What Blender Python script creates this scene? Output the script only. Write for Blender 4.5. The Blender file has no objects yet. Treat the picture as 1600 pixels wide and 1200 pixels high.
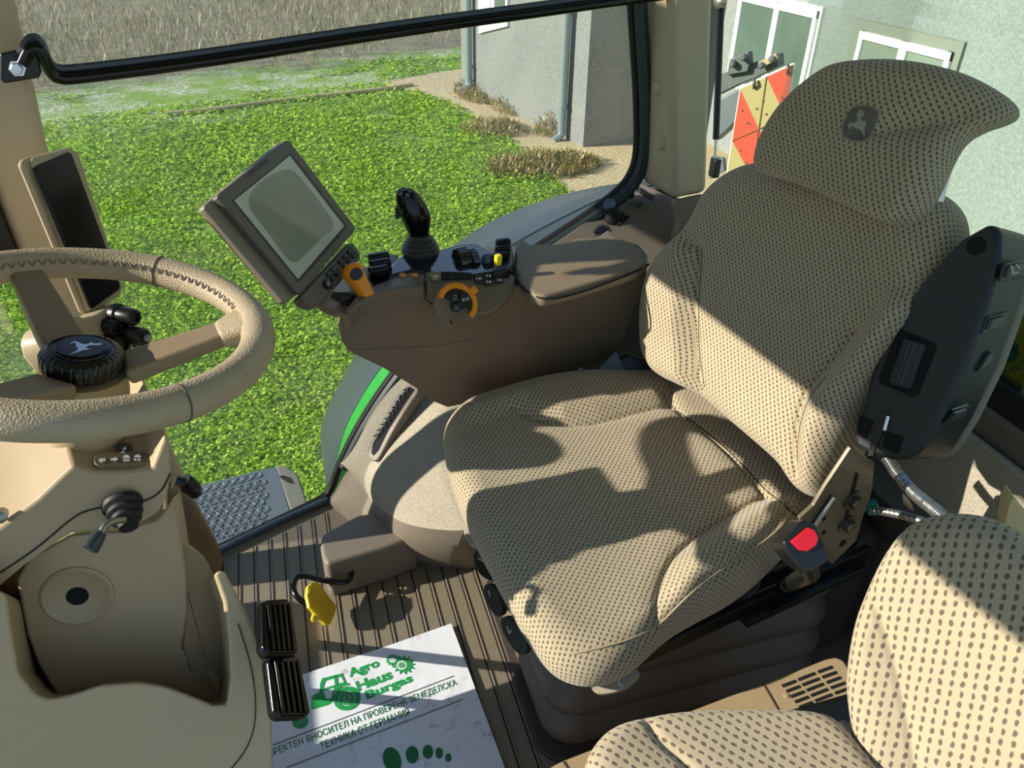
import bpy, bmesh, math, random
import numpy as np
from mathutils import Vector, Matrix
random.seed(7); rng=np.random.default_rng(7)
scn=bpy.context.scene; COL=scn.collection
# ------------------------------------------------------------ camera (metres; x = rear of tractor, y = its right side, z up, cab floor z=0)
CAMH=1.33; F=1200.0; PITCH=math.radians(33); ROLL=math.radians(1); AZ=math.radians(73)
h_=Vector((math.cos(AZ),math.sin(AZ),0)); FW=math.cos(PITCH)*h_+Vector((0,0,-math.sin(PITCH)))
rt=Vector((math.sin(AZ),-math.cos(AZ),0)); up=rt.cross(FW)
RT=math.cos(ROLL)*rt+math.sin(ROLL)*up; UP=-math.sin(ROLL)*rt+math.cos(ROLL)*up
CP=Vector((0,0,CAMH))
cam=bpy.data.cameras.new('camera'); cam.sensor_width=36; cam.lens=F/1600*36; cam.clip_start=.02; cam.clip_end=500
co=bpy.data.objects.new('camera',cam); COL.objects.link(co)
co.matrix_world=Matrix(((RT.x,UP.x,-FW.x,0),(RT.y,UP.y,-FW.y,0),(RT.z,UP.z,-FW.z,CAMH),(0,0,0,1)))
scn.camera=co
def proj(p):
    q=V(p)-CP; k=q.dot(FW); return (800+F*q.dot(RT)/k,600-F*q.dot(UP)/k)
V=Vector
def ray(x,y): return (FW*F+RT*(x-800)-UP*(y-600)).normalized()
def pd(x,y,d): return CP+ray(x,y)*d
def pz(x,y,z): r=ray(x,y); return CP+r*((z-CAMH)/r.z)
def px_(x,y,v): r=ray(x,y); return CP+r*(v/r.x)
def py_(x,y,v): r=ray(x,y); return CP+r*(v/r.y)
def pp(x,y,P0,n): r=ray(x,y); n=Vector(n); return CP+r*((Vector(P0)-CP).dot(n)/r.dot(n))
V=Vector
# ------------------------------------------------------------ materials
def lin(c):
    c=c/255; return c/12.92 if c<=.04045 else ((c+.055)/1.055)**2.4
def rgb(r,g,b): return (lin(r),lin(g),lin(b),1)
MC={}
class NT:
    def __init__(s,name):
        s.m=bpy.data.materials.new(name); s.m.use_nodes=True; s.t=s.m.node_tree; s.n=s.t.nodes; s.l=s.t.links
        s.b=s.n['Principled BSDF']; s.out=s.n['Material Output']
    def node(s,ty,**k):
        q=s.n.new(ty)
        for a,v in k.items(): setattr(q,a,v)
        return q
    def val(s,sock,v):
        if isinstance(v,bpy.types.NodeSocket): s.l.new(v,sock)
        else: sock.default_value=v
    def math(s,op,a,b=0,c=0):
        q=s.node('ShaderNodeMath',operation=op); s.val(q.inputs[0],a); s.val(q.inputs[1],b); s.val(q.inputs[2],c); return q.outputs[0]
    def mix(s,f,a,b,blend='MIX'):
        q=s.node('ShaderNodeMix',data_type='RGBA',blend_type=blend); s.val(q.inputs[0],f); s.val(q.inputs[6],a); s.val(q.inputs[7],b); return q.outputs[2]
    def noise(s,vec,scale,detail=3,rough=.5,dist=0):
        q=s.node('ShaderNodeTexNoise'); q.inputs['Scale'].default_value=scale; q.inputs['Detail'].default_value=detail; q.inputs['Roughness'].default_value=rough; q.inputs['Distortion'].default_value=dist
        if vec is not None: s.l.new(vec,q.inputs['Vector'])
        return q.outputs['Fac']
    def ramp(s,f,p0,p1,c0=(0,0,0,1),c1=(1,1,1,1)):
        q=s.node('ShaderNodeValToRGB'); s.l.new(f,q.inputs[0]); e=q.color_ramp.elements; e[0].position=p0;e[1].position=p1;e[0].color=c0;e[1].color=c1; return q.outputs[0]
    def bump(s,h,strength,dist=.001):
        q=s.node('ShaderNodeBump'); q.inputs['Strength'].default_value=strength; q.inputs['Distance'].default_value=dist; s.l.new(h,q.inputs['Height']); s.l.new(q.outputs[0],s.b.inputs['Normal']); return q
    def obj(s): return s.node('ShaderNodeTexCoord').outputs['Object']
    def uv(s): return s.node('ShaderNodeTexCoord').outputs['UV']
def plain(name,c,rough=.5,metal=0,bump=0,bs=400,var=0,vs=8,coat=0,spec=.5,dust=0):
    if name in MC: return MC[name]
    t=NT(name); t.b.inputs['Base Color'].default_value=rgb(*c); t.b.inputs['Roughness'].default_value=rough; t.b.inputs['Metallic'].default_value=metal
    t.b.inputs['Coat Weight'].default_value=coat; t.b.inputs['Specular IOR Level'].default_value=spec
    o=t.obj()
    if var:
        f=t.noise(o,vs,5,.6); d=tuple(max(0,x*(1-var)) for x in rgb(*c)[:3])+(1,); l=tuple(min(1,x*(1+var)) for x in rgb(*c)[:3])+(1,)
        t.l.new(t.mix(f,d,l),t.b.inputs['Base Color'])
    if dust:
        f=t.ramp(t.noise(o,60,6,.7),.62,.75); base=t.mix(t.math('MULTIPLY',f,dust),rgb(*c),rgb(150,140,125)); t.l.new(base,t.b.inputs['Base Color'])
    if bump: t.bump(t.noise(o,bs,2),bump)
    MC[name]=t.m; return t.m
TAN=plain('tan plastic',(172,150,116),.42,bump=.25,bs=900,var=.05)
TANL=plain('light tan plastic',(176,158,128),.45,bump=.2,bs=900,var=.04)
BROWN=plain('taupe console plastic',(118,102,82),.38,bump=.2,bs=1100,var=.06,dust=.15)
LID=plain('taupe grained lid plastic',(128,112,88),.5,bump=.5,bs=700,var=.05)
TAUPE=plain('taupe grey trim plastic',(120,110,96),.55,bump=.3,bs=900,var=.06)
PILL=plain('beige pillar plastic',(186,171,144),.55,bump=.2,bs=900,var=.04)
DGREY=plain('grey brown cover plastic',(104,97,86),.55,bump=.3,bs=800,var=.08,dust=.2)
BLACK=plain('black satin plastic',(20,21,22),.32,bump=.15,bs=1200)
GLOSS=plain('black gloss plastic',(9,9,10),.17,spec=.4)
RUBBER=plain('black rubber',(22,22,23),.6)
SOFTBLK=plain('black armrest plastic',(27,33,36),.45,bump=.3,bs=900,var=.05)
DARK=plain('dark void',(6,6,7),.9)
ORANGE=plain('orange plastic',(245,150,10),.35)
YELLOW=plain('yellow plastic',(232,198,40),.5,var=.05,vs=60)
AMBER=plain('amber button plastic',(235,150,30),.4)
RED=plain('red button plastic',(205,22,38),.35)
STEEL=plain('grey steel',(150,148,140),.35,metal=.9,var=.1)
CHROME=plain('bright steel',(205,205,205),.2,metal=1)
PLATE=plain('dark bronze steel plate',(112,102,82),.35,metal=.3,var=.1)
WHITE=plain('white print',(225,228,228),.6)
SILVER=plain('silver emblem',(175,178,172),.4,metal=.3)
GREYPRINT=plain('light grey print',(150,150,145),.6)
GREENTAPE=plain('green tape',(20,120,100),.4)
BELLOW=plain('grey brown rubber bellows',(98,90,80),.5,bump=.4,bs=700,var=.08)
FOOTGREY=plain('dark grey step plastic',(88,98,104),.55,bump=.3,bs=300,var=.1)
FENDER=plain('dark fender plastic',(52,64,70),.4,bump=.2,bs=200,var=.08,vs=3)
FGREEN=plain('green paint',(30,150,60),.3,coat=.5)
MONITOR=plain('monitor taupe plastic',(128,118,102),.4,bump=.15,bs=900)
BEZEL=plain('monitor bezel plastic',(92,87,75),.42,bump=.15,bs=900)
SCREEN=plain('matte grey screen',(185,188,172),.16,var=.12,vs=9,coat=.3)
SCRD=plain('black display glass',(6,10,9),.2,spec=.25)
GPRINT=plain('green ink',(20,150,72),.6)
GPRINT2=plain('dark green ink',(12,110,58),.6)
BLKINK=plain('black ink',(60,70,66),.6)
def paper_mat():
    t=NT('white printed paper'); o=t.obj(); 
    f=t.ramp(t.noise(o,26,8,.8,.4),.55,.66); g=t.ramp(t.noise(o,5,3,.5),.45,.56)
    m=t.math('MULTIPLY',f,g)
    t.l.new(t.mix(t.math('MULTIPLY',m,.75),rgb(226,230,236),rgb(120,105,90)),t.b.inputs['Base Color']); t.b.inputs['Roughness'].default_value=.55
    t.bump(t.noise(o,7,3),.5,.01); return t.m
PAPER=paper_mat()
def fabric(name,base,dot,scale=1.0,dw=.24):
    t=NT(name); s=t.node('ShaderNodeSeparateXYZ'); t.l.new(t.uv(),s.inputs[0])
    nz=t.math('MULTIPLY',t.math('SUBTRACT',t.noise(t.uv(),90,2),.5),.35)
    u=t.math('ADD',t.math('MULTIPLY',s.outputs[0],1/(.0090*scale)),nz); v=t.math('ADD',t.math('MULTIPLY',s.outputs[1],1/(.0058*scale)),nz)
    row=t.math('FLOOR',v); off=t.math('MULTIPLY',t.math('MODULO',t.math('ABSOLUTE',row),2),.5)
    fx=t.math('SUBTRACT',t.math('FRACT',t.math('ADD',u,off)),.5); fy=t.math('SUBTRACT',t.math('FRACT',v),.5)
    a=t.math('ADD',fx,t.math('MULTIPLY',fy,.28)); 
    d=t.math('SQRT',t.math('ADD',t.math('POWER',t.math('MULTIPLY',a,1.4),2),t.math('POWER',t.math('MULTIPLY',fy,.62),2)))
    q=t.node('ShaderNodeMapRange',interpolation_type='SMOOTHSTEP'); t.l.new(d,q.inputs[0]); q.inputs[1].default_value=dw-.08;q.inputs[2].default_value=dw+.05;q.inputs[3].default_value=1;q.inputs[4].default_value=0
    dots=q.outputs[0]
    wear=t.noise(t.obj(),9,4); b0=tuple(x*.86 for x in rgb(*base)[:3])+(1,)
    bc=t.mix(wear,b0,rgb(*base)); fz=t.noise(t.uv(),1500,2)
    t.l.new(t.mix(t.math('MULTIPLY',dots,.9),bc,rgb(*dot)),t.b.inputs['Base Color'])
    t.b.inputs['Roughness'].default_value=.95; t.b.inputs['Specular IOR Level'].default_value=.15
    t.b.inputs['Sheen Weight'].default_value=.25
    t.bump(t.math('SUBTRACT',t.math('MULTIPLY',fz,.5),dots),.55,.0012); return t.m
FAB=fabric('beige dotted seat fabric',(178,164,136),(74,62,50))
FABH=fabric('beige dotted passenger seat fabric',(180,165,136),(92,76,68),scale=1.35)
def weave():
    t=NT('beige woven panel fabric'); o=t.obj(); q=t.node('ShaderNodeTexVoronoi'); q.inputs['Scale'].default_value=330; t.l.new(o,q.inputs['Vector'])
    f=t.ramp(q.outputs['Distance'],.15,.5); t.l.new(t.mix(f,rgb(118,112,98),rgb(160,152,134)),t.b.inputs['Base Color']); t.b.inputs['Roughness'].default_value=.9; t.bump(q.outputs['Distance'],.4); return t.m
WEAVE=weave()
def leather():
    t=NT('tan grained leather'); o=t.obj(); q=t.node('ShaderNodeTexVoronoi'); q.inputs['Scale'].default_value=420; t.l.new(o,q.inputs['Vector'])
    n=t.noise(o,20,4); t.l.new(t.mix(n,rgb(150,134,108),rgb(182,166,138)),t.b.inputs['Base Color']); t.b.inputs['Roughness'].default_value=.5; t.bump(q.outputs['Distance'],.8,.0009); return t.m
LEATHER=leather()
def glassm(name,dust,refl=.06,tint=(1,1,1,1)):
    t=NT(name); tr=t.node('ShaderNodeBsdfTransparent'); tr.inputs[0].default_value=tint; gl=t.node('ShaderNodeBsdfGlossy'); gl.inputs['Roughness'].default_value=.02
    df=t.node('ShaderNodeBsdfDiffuse'); df.inputs[0].default_value=(.8,.8,.8,1)
    f=t.node('ShaderNodeFresnel'); f.inputs[0].default_value=1.35
    m1=t.node('ShaderNodeMixShader'); t.val(m1.inputs[0],t.math('MULTIPLY',f.outputs[0],.4)); t.l.new(tr.outputs[0],m1.inputs[1]); t.l.new(gl.outputs[0],m1.inputs[2])
    m2=t.node('ShaderNodeMixShader'); sw=t.ramp(t.noise(t.obj(),5,5,.6,1.5),.35,.75); t.val(m2.inputs[0],t.math('MULTIPLY',sw,dust)); t.l.new(m1.outputs[0],m2.inputs[1]); t.l.new(df.outputs[0],m2.inputs[2])
    t.l.new(m2.outputs[0],t.out.inputs[0]); return t.m
GLASS=glassm('side window glass',.10)
GLASSR=glassm('rear window glass',.04,tint=(.93,1,.96,1))
GLASSF=glassm('windscreen glass',.06)
# ------------------------------------------------------------ object helpers
ORG={}
def thing(name,label,cat,loc,group=None):
    o=bpy.data.objects.new(name,None); COL.objects.link(o); o.location=loc; o.empty_display_size=.05
    o['label']=label; o['category']=cat
    if group: o['group']=group
    ORG[o]=V(loc); return o
def link(name,bm,mat,parent=None,label=None,cat=None,kind=None,group=None,bevel=0,seg=3,sharp=40,smooth=True,subsurf=0,org=None,angle=30):
    me=bpy.data.meshes.new(name); 
    bmesh.ops.recalc_face_normals(bm,faces=bm.faces)
    off=ORG.get(parent,V((0,0,0))) if parent else (V(org) if org is not None else V((0,0,0)))
    if off.length: bmesh.ops.translate(bm,verts=bm.verts,vec=-off)
    bm.to_mesh(me); bm.free()
    return linkme(name,me,mat,parent,label,cat,kind,group,bevel,seg,sharp,smooth,subsurf,off,angle)
def linkme(name,me,mat,parent=None,label=None,cat=None,kind=None,group=None,bevel=0,seg=3,sharp=40,smooth=True,subsurf=0,off=V((0,0,0)),angle=30):
    if mat: 
        for m in (mat if isinstance(mat,(list,tuple)) else [mat]): me.materials.append(m)
    if smooth:
        me.shade_smooth()
        if not bevel: me.set_sharp_from_angle(angle=math.radians(sharp))
    o=bpy.data.objects.new(name,me); COL.objects.link(o)
    if parent: o.parent=parent; ORG[o]=ORG[parent]
    else: o.location=off; ORG[o]=V(off)
    if bevel:
        b=o.modifiers.new('b','BEVEL'); b.width=bevel; b.segments=seg; b.limit_method='ANGLE'; b.angle_limit=math.radians(angle); b.use_clamp_overlap=True
        w=o.modifiers.new('w','WEIGHTED_NORMAL'); w.keep_sharp=False
    if subsurf: s=o.modifiers.new('s','SUBSURF'); s.levels=subsurf; s.render_levels=subsurf
    if label: o['label']=label
    if cat: o['category']=cat
    if kind: o['kind']=kind
    if group: o['group']=group
    return o
def BM(): return bmesh.new()
def prism(bm,pts,vec,top=None,cx=None):
    """pts polygon (3D), extruded by vec (or to list 'top')"""
    a=[bm.verts.new(p) for p in pts]; t=top if top is not None else [V(p)+V(vec) for p in pts]
    b=[bm.verts.new(p) for p in t]; n=len(a)
    bm.faces.new(a); bm.faces.new(b[::-1])
    for i in range(n): bm.faces.new((a[i],b[i],b[(i+1)%n],a[(i+1)%n]))
    return bm
def smoothpoly(pts,it=2,closed=True):
    pts=[V(p) for p in pts]
    for _ in range(it):
        q=[]; n=len(pts)
        if closed:
            for i in range(n):
                a,b=pts[i],pts[(i+1)%n]; q+= [a*.75+b*.25,a*.25+b*.75]
        else:
            q=[pts[0]]
            for i in range(n-1):
                a,b=pts[i],pts[i+1]; q+=[a*.75+b*.25,a*.25+b*.75]
            q.append(pts[-1])
        pts=q
    return pts
def loft(bm,rings,cap=True,closed=True):
    R=[[bm.verts.new(p) for p in r] for r in rings]
    for a,b in zip(R[:-1],R[1:]):
        n=len(a)
        for i in range(n if closed else n-1): bm.faces.new((a[i],a[(i+1)%n],b[(i+1)%n],b[i]))
    if cap and closed: bm.faces.new(R[0][::-1]); bm.faces.new(R[-1])
    return bm
def frame(d):
    d=V(d).normalized(); a=V((0,0,1)) if abs(d.z)<.9 else V((1,0,0)); u=a.cross(d).normalized(); return u,d.cross(u)
def tube(bm,pts,r,seg=12,closed=False,smooth=0,flat=1.0,upv=None):
    pts=[V(p) for p in pts]
    if smooth: pts=smoothpoly(pts,smooth,closed)
    n=len(pts); rings=[]; pu=None
    for i,p in enumerate(pts):
        if closed: d=pts[(i+1)%n]-pts[i-1]
        else: d=pts[min(i+1,n-1)]-pts[max(i-1,0)]
        d.normalize()
        if pu is None: u,v=frame(d) if upv is None else (V(upv).cross(d).normalized(),None)
        else: u=(pu-d*pu.dot(d)).normalized()
        v=d.cross(u); pu=u; rr=r[i] if isinstance(r,(list,tuple)) and len(r)==n else (r if not isinstance(r,(list,tuple)) else r[0]+(r[1]-r[0])*i/(n-1))
        rings.append([p+(u*math.cos(2*math.pi*k/seg)+v*math.sin(2*math.pi*k/seg)*flat)*rr for k in range(seg)])
    if closed: rings.append(rings[0]); 
    R=[[bm.verts.new(p) for p in r_] for r_ in (rings[:-1] if closed else rings)]
    m=len(R)
    for j in range(m if closed else m-1):
        a,b=R[j],R[(j+1)%m]
        for i in range(seg): bm.faces.new((a[i],a[(i+1)%seg],b[(i+1)%seg],b[i]))
    if not closed: bm.faces.new(R[0][::-1]); bm.faces.new(R[-1])
    return bm
def lathe(bm,c,d,prof,seg=40,sx=1,u=None):
    """prof list of (radius, height along d) from bottom to top"""
    d=V(d).normalized(); 
    if u is None: u,v=frame(d)
    else: u=V(u); u=(u-d*u.dot(d)).normalized(); v=d.cross(u)
    rings=[[V(c)+d*h+(u*math.cos(2*math.pi*k/seg)*sx+v*math.sin(2*math.pi*k/seg))*max(r,1e-5) for k in range(seg)] for r,h in prof]
    return loft(bm,rings)
def box(bm,c,ax,ay,az,sx,sy,sz):
    ax,ay,az=V(ax)*sx/2,V(ay)*sy/2,V(az)*sz/2; c=V(c)
    pts=[c-ax-ay-az,c+ax-ay-az,c+ax+ay-az,c-ax+ay-az]; return prism(bm,pts,az*2)
def slabpx(name,px,P0,n,thick,mat,parent=None,bevel=.005,smooth=0,seg=3,**k):
    """outline at a plane through P0 with normal n (towards viewer side); solid extends thick behind"""
    n=V(n).normalized(); pts=[pp(x,y,P0,n) for x,y in px]
    if smooth: pts=smoothpoly(pts,smooth)
    bm=BM(); prism(bm,pts,-n*thick); return link(name,bm,mat,parent,bevel=bevel,seg=seg,**k)
def flat(bm,pts,n,t=.0006):
    prism(bm,[V(p)+V(n)*t for p in pts],-V(n)*t)
def textmesh(s,width,height,bold=0,shear=0,depth=.0004):
    c=bpy.data.curves.new('t','FONT'); c.body=s; c.size=1; c.offset=bold; c.shear=shear; c.extrude=0; c.resolution_u=3
    o=bpy.data.objects.new('t',c); COL.objects.link(o); dg=bpy.context.evaluated_depsgraph_get(); dg.update()
    me=bpy.data.meshes.new_from_object(o.evaluated_get(dg)); bpy.data.objects.remove(o)
    co=np.array([v.co[:] for v in me.vertices]); mn,mx=co.min(0),co.max(0)
    sx=width/(mx[0]-mn[0]); sy=height/(mx[1]-mn[1]) if height else sx
    for v in me.vertices: v.co=((v.co.x-mn[0])*sx,(v.co.y-(mn[1] if height else 0))*sy,0)
    return me
def placetext(s,A,B,n,hgt,mat,parent,name='lettering',bold=.02,shear=0,lift=.0012,**k):
    A,B,n=V(A),V(B),V(n).normalized(); e=(B-A).normalized(); w=(B-A).length; e2=n.cross(e).normalized(); n2=e.cross(e2)
    me=textmesh(s,w,hgt,bold,shear); org=ORG[parent]
    for v in me.vertices: v.co=A+e*v.co.x+e2*v.co.y+n2*lift-org
    return linkme(name,me,mat,parent,smooth=False,**k)
from mathutils.bvhtree import BVHTree
def bvh(o):
    w=ORG[o]; return BVHTree.FromPolygons([v.co+w for v in o.data.vertices],[p.vertices[:] for p in o.data.polygons])
def onto(T,p,d,lift):
    h=T.ray_cast(V(p)+V(d)*.2,-V(d)); return (h[0]+V(d)*lift) if h[0] is not None else V(p)
def cast(T,x,y,d,lift):
    h=T.ray_cast(CP,ray(x,y)); return h[0]+V(d)*lift
def spx(pts,it=2):
    return [(p.x,p.y) for p in smoothpoly([V((x,y,0)) for x,y in pts],it)]
def decal(name,T,pts,d,lift,mat,parent,rings=10,**k):
    bm=BM(); cx=sum(p[0] for p in pts)/len(pts); cy=sum(p[1] for p in pts)/len(pts); R=[]
    for i in range(rings,0,-1): R.append([bm.verts.new(cast(T,cx+(p[0]-cx)*i/rings,cy+(p[1]-cy)*i/rings,d,lift)) for p in pts])
    cv=bm.verts.new(cast(T,cx,cy,d,lift)); n=len(pts)
    for a,b in zip(R[:-1],R[1:]):
        for i in range(n): bm.faces.new((a[i],a[(i+1)%n],b[(i+1)%n],b[i]))
    for i in range(n): bm.faces.new((R[-1][i],R[-1][(i+1)%n],cv))
    lo=[bm.verts.new(v.co-V(d)*.002) for v in R[0]]
    for i in range(n): bm.faces.new((R[0][i],lo[i],lo[(i+1)%n],R[0][(i+1)%n]))
    return link(name,bm,mat,parent,**k)
def decalpoly(name,T,pts,d,lift,mat,parent,**k):
    bm=BM(); f=bm.faces.new([bm.verts.new((p[0],p[1],0)) for p in pts]); bmesh.ops.triangulate(bm,faces=[f]); bmesh.ops.subdivide_edges(bm,edges=bm.edges[:],cuts=2)
    for v in bm.verts: v.co=cast(T,v.co.x,v.co.y,d,lift)
    return link(name,bm,mat,parent,smooth=False,**k)
# signed region helpers in numpy
def inpoly(P,poly):
    x,y=P[:,0],P[:,1]; ins=np.zeros(len(P),bool); n=len(poly); d=np.full(len(P),1e9)
    for i in range(n):
        a=np.array(poly[i]);b=np.array(poly[(i+1)%n])
        c=((a[1]>y)!=(b[1]>y)); 
        with np.errstate(divide='ignore',invalid='ignore'): xi=(b[0]-a[0])*(y-a[1])/(b[1]-a[1]+1e-12)+a[0]
        ins^= c&(x<xi)
        ab=b-a; t=np.clip(((P-a)@ab)/(ab@ab+1e-12),0,1); d=np.minimum(d,np.linalg.norm(P-(a+t[:,None]*ab),axis=1))
    return ins,d
def linedist(P,line):
    d=np.full(len(P),1e9)
    for a,b in zip(line[:-1],line[1:]):
        a=np.array(a);b=np.array(b);ab=b-a; t=np.clip(((P-a)@ab)/(ab@ab+1e-12),0,1); d=np.minimum(d,np.linalg.norm(P-(a+t[:,None]*ab),axis=1))
    return d
def pillow(name,rim,n,H,H2,edge,mat,parent,ctr=None,grooves=(),bolsters=(),dish=0,nr=90,na=360,uaxis=None,power=2.2,gd=.007,gs=.005,noise=0,uvrot=0):
    """soft pad: rim = list of 3D points, n = outward normal of its face"""
    n=V(n).normalized(); rim=smoothpoly(rim,3); 
    # resample
    R=np.array([p[:] for p in rim]); L=np.r_[0,np.cumsum(np.linalg.norm(np.diff(np.vstack([R,R[:1]]),axis=0),axis=1))]
    t=np.linspace(0,L[-1],na,endpoint=False); RR=np.vstack([R,R[:1]]); rim=np.array([np.interp(t,L,RR[:,k]) for k in range(3)]).T
    C=np.array(ctr[:]) if ctr is not None else rim.mean(0); nn=np.array(n[:])
    uu=V(uaxis) if uaxis is not None else frame(n)[0]; uu=(uu-n*uu.dot(n)).normalized(); vv=n.cross(uu); ua=np.array(uu[:]);va=np.array(vv[:])
    ne=16; S=[];Hh=[]
    tt=np.linspace(0,1,ne)
    for q in tt[:-1]: # underside from centre outwards is a simple cap
        pass
    prof=[]
    m=24
    for i in range(m+1):
        a=-math.pi/2+math.pi/2*i/m; cs,sn=math.cos(a),math.sin(a)
        prof.append((1-edge+edge*abs(cs)**(2/power), -H2*abs(sn)**(2/power)))
    for i in range(1,m+1):
        a=math.pi/2*i/m; cs,sn=math.cos(a),math.sin(a)
        prof.append((1-edge+edge*abs(cs)**(2/power), H*abs(sn)**(2/power)))
    top0=len(prof)
    for i in range(1,nr): prof.append(((1-edge)*(1-i/nr),H))
    P=[]
    arc=[0]
    for i,(s,h) in enumerate(prof):
        P.append(C+(rim-C)*s+nn*h)
    P=np.array(P) # rows, na, 3
    flat_=P.reshape(-1,3); loc=np.stack([(flat_-C)@ua,(flat_-C)@va],1)
    hs=np.repeat(np.array([p[1] for p in prof]),na); wt=np.clip(hs/H,0,1)
    add=np.zeros(len(flat_))
    def to2(pts): return [((np.array(p[:])-C)@ua,(np.array(p[:])-C)@va) for p in pts]
    for poly,hh,fall in bolsters:
        ins,d=inpoly(loc,to2(poly)); x=np.clip(d/fall,0,1)*ins; add+=hh*(x*x*(3-2*x))
    for ln in grooves:
        d=linedist(loc,to2(smoothpoly(ln,2,False))); add-=gd*np.exp(-(d/gs)**2)-gd*.0; add-=gd*.6*np.exp(-(d/(gs*4))**2)
    if dish:
        r=np.repeat(np.array([p[0] for p in prof]),na); add-=dish*np.clip(1-r/(1-edge),0,1)**.8
    flat_=flat_+nn*(add*wt)[:,None]
    # uv: local coords plus distance wrapped round the edge
    dirs=(rim-C); dr=np.stack([dirs@ua,dirs@va],1); dr/=np.linalg.norm(dr,axis=1)[:,None]
    P3=flat_.reshape(len(prof),na,3)
    uv=np.zeros((len(prof),na,2)); base=top0-1
    L2=loc.reshape(len(prof),na,2); uv[base:]=L2[base:]
    for i in range(base-1,-1,-1):
        st=np.linalg.norm(P3[i]-P3[i+1],axis=1); uv[i]=uv[i+1]+dr*st[:,None]
    uv=uv.reshape(-1,2)+10
    if uvrot: c_,s_=math.cos(uvrot),math.sin(uvrot); uv=uv@np.array([[c_,s_],[-s_,c_]])+20
    nrw=len(prof); faces=[]
    idx=np.arange(nrw*na).reshape(nrw,na)
    a=idx[:-1];b=idx[1:]; q=np.stack([a,np.roll(a,-1,1),np.roll(b,-1,1),b],-1).reshape(-1,4)
    verts=np.vstack([flat_,flat_[idx[-1]].mean(0)[None],flat_[idx[0]].mean(0)[None]]); uvs=np.vstack([uv,uv[idx[-1]].mean(0)[None],uv[idx[0]].mean(0)[None]])
    k=len(flat_); faces=q.tolist()+[[idx[-1][i],idx[-1][(i+1)%na],k] for i in range(na)]+[[idx[0][(i+1)%na],idx[0][i],k+1] for i in range(na)]
    # orientation check
    off=np.array(ORG[parent][:]) if parent else np.zeros(3)
    me=bpy.data.meshes.new(name); me.from_pydata((verts-off).tolist(),[],faces); 
    ul=me.uv_layers.new(name='UVMap'); li=np.zeros(len(me.loops),np.int32); me.loops.foreach_get('vertex_index',li); ul.data.foreach_set('uv',uvs[li].ravel().astype(np.float32))
    bm=BM(); bm.from_mesh(me); bmesh.ops.recalc_face_normals(bm,faces=bm.faces); bm.to_mesh(me); bm.free(); me.update()
    return linkme(name,me,mat,parent,sharp=80)
DEER=[(664,428),(690,424),(697,405),(690,388),(700,398),(705,410),(716,390),(713,420),(700,435),(692,452),(694,468),(712,474),(722,460),(722,480),(714,495),(716,530),(716,562),(708,540),(700,515),(688,502),(665,497),(642,482),(632,486),(636,508),(626,494),(622,472),(640,466),(660,466),(672,456),(676,438)]
# ============================================================ SEAT FRAME
s11=math.radians(11); UFW=V((-math.cos(s11),-math.sin(s11),0)); URT=V((-math.sin(s11),math.cos(s11),0)); UBK=-UFW
rec=math.radians(18); DUP=UBK*math.sin(rec)+V((0,0,math.cos(rec))); NB=URT.cross(DUP).normalized()
if NB.dot(UFW)<0: NB=-NB
PB=V((.68,.95,.52))
# ============================================================ CAB SHELL (structure)
def polyslab(name,pts,vec,mat,kind='structure',bevel=0,**k):
    bm=BM(); prism(bm,pts,vec); return link(name,bm,mat,kind=kind,bevel=bevel,**k)
def floor_mat():
    t=NT('brown ribbed rubber floor'); o=t.obj(); n=t.noise(o,6,5,.6); f=t.ramp(t.noise(o,90,5,.7),.66,.76)
    c=t.mix(n,rgb(116,107,90),rgb(134,124,104)); t.l.new(t.mix(t.math('MULTIPLY',f,.4),c,rgb(150,135,115)),t.b.inputs['Base Color']); t.b.inputs['Roughness'].default_value=.6; t.bump(t.noise(o,900,2),.3); return t.m
FLOORM=floor_mat()
# floor plan, and ribs running across the cab
sill_r=pz(520,775,0); sill_f=pz(345,856,0)
sd=(sill_f-sill_r).normalized()
bm=BM()
fl=[V((-1.0,-.15,0)),V((1.0,-.15,0)),V((1.0,1.62,0)),V((sill_r.x,sill_r.y,0)),sill_r+sd*.42,V((-1.0,1.2,0))]
prism(bm,fl,V((0,0,-.06))); link('floor',bm,FLOORM,kind='structure')
bm=BM()
ribs=[(398,800),(432,812),(449,795),(468,790),(483,785),(500,778),(518,800)]
x=-.30
k=0
bmr=BM()
while x<.30:
    # rib: a slightly raised pair of beads with a groove between
    y1=1.52 if x>0 else 1.52+x*.42
    if x>.0: y1=1.26 if x>.06 else 1.45
    box(bm,V((x,y1/2,.0004)),V((1,0,0)),V((0,1,0)),V((0,0,1)),.0032,y1,.0008)
    box(bmr,V((x+.004,y1/2,.0012)),V((1,0,0)),V((0,1,0)),V((0,0,1)),.0036,y1,.0024)
    x+=.0345; k+=1
ribo=link('floor',bm,plain('dark groove rubber',(40,34,28),.7),kind='structure')
link('floor',bmr,FLOORM,kind='structure',bevel=.001,seg=2)
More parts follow.
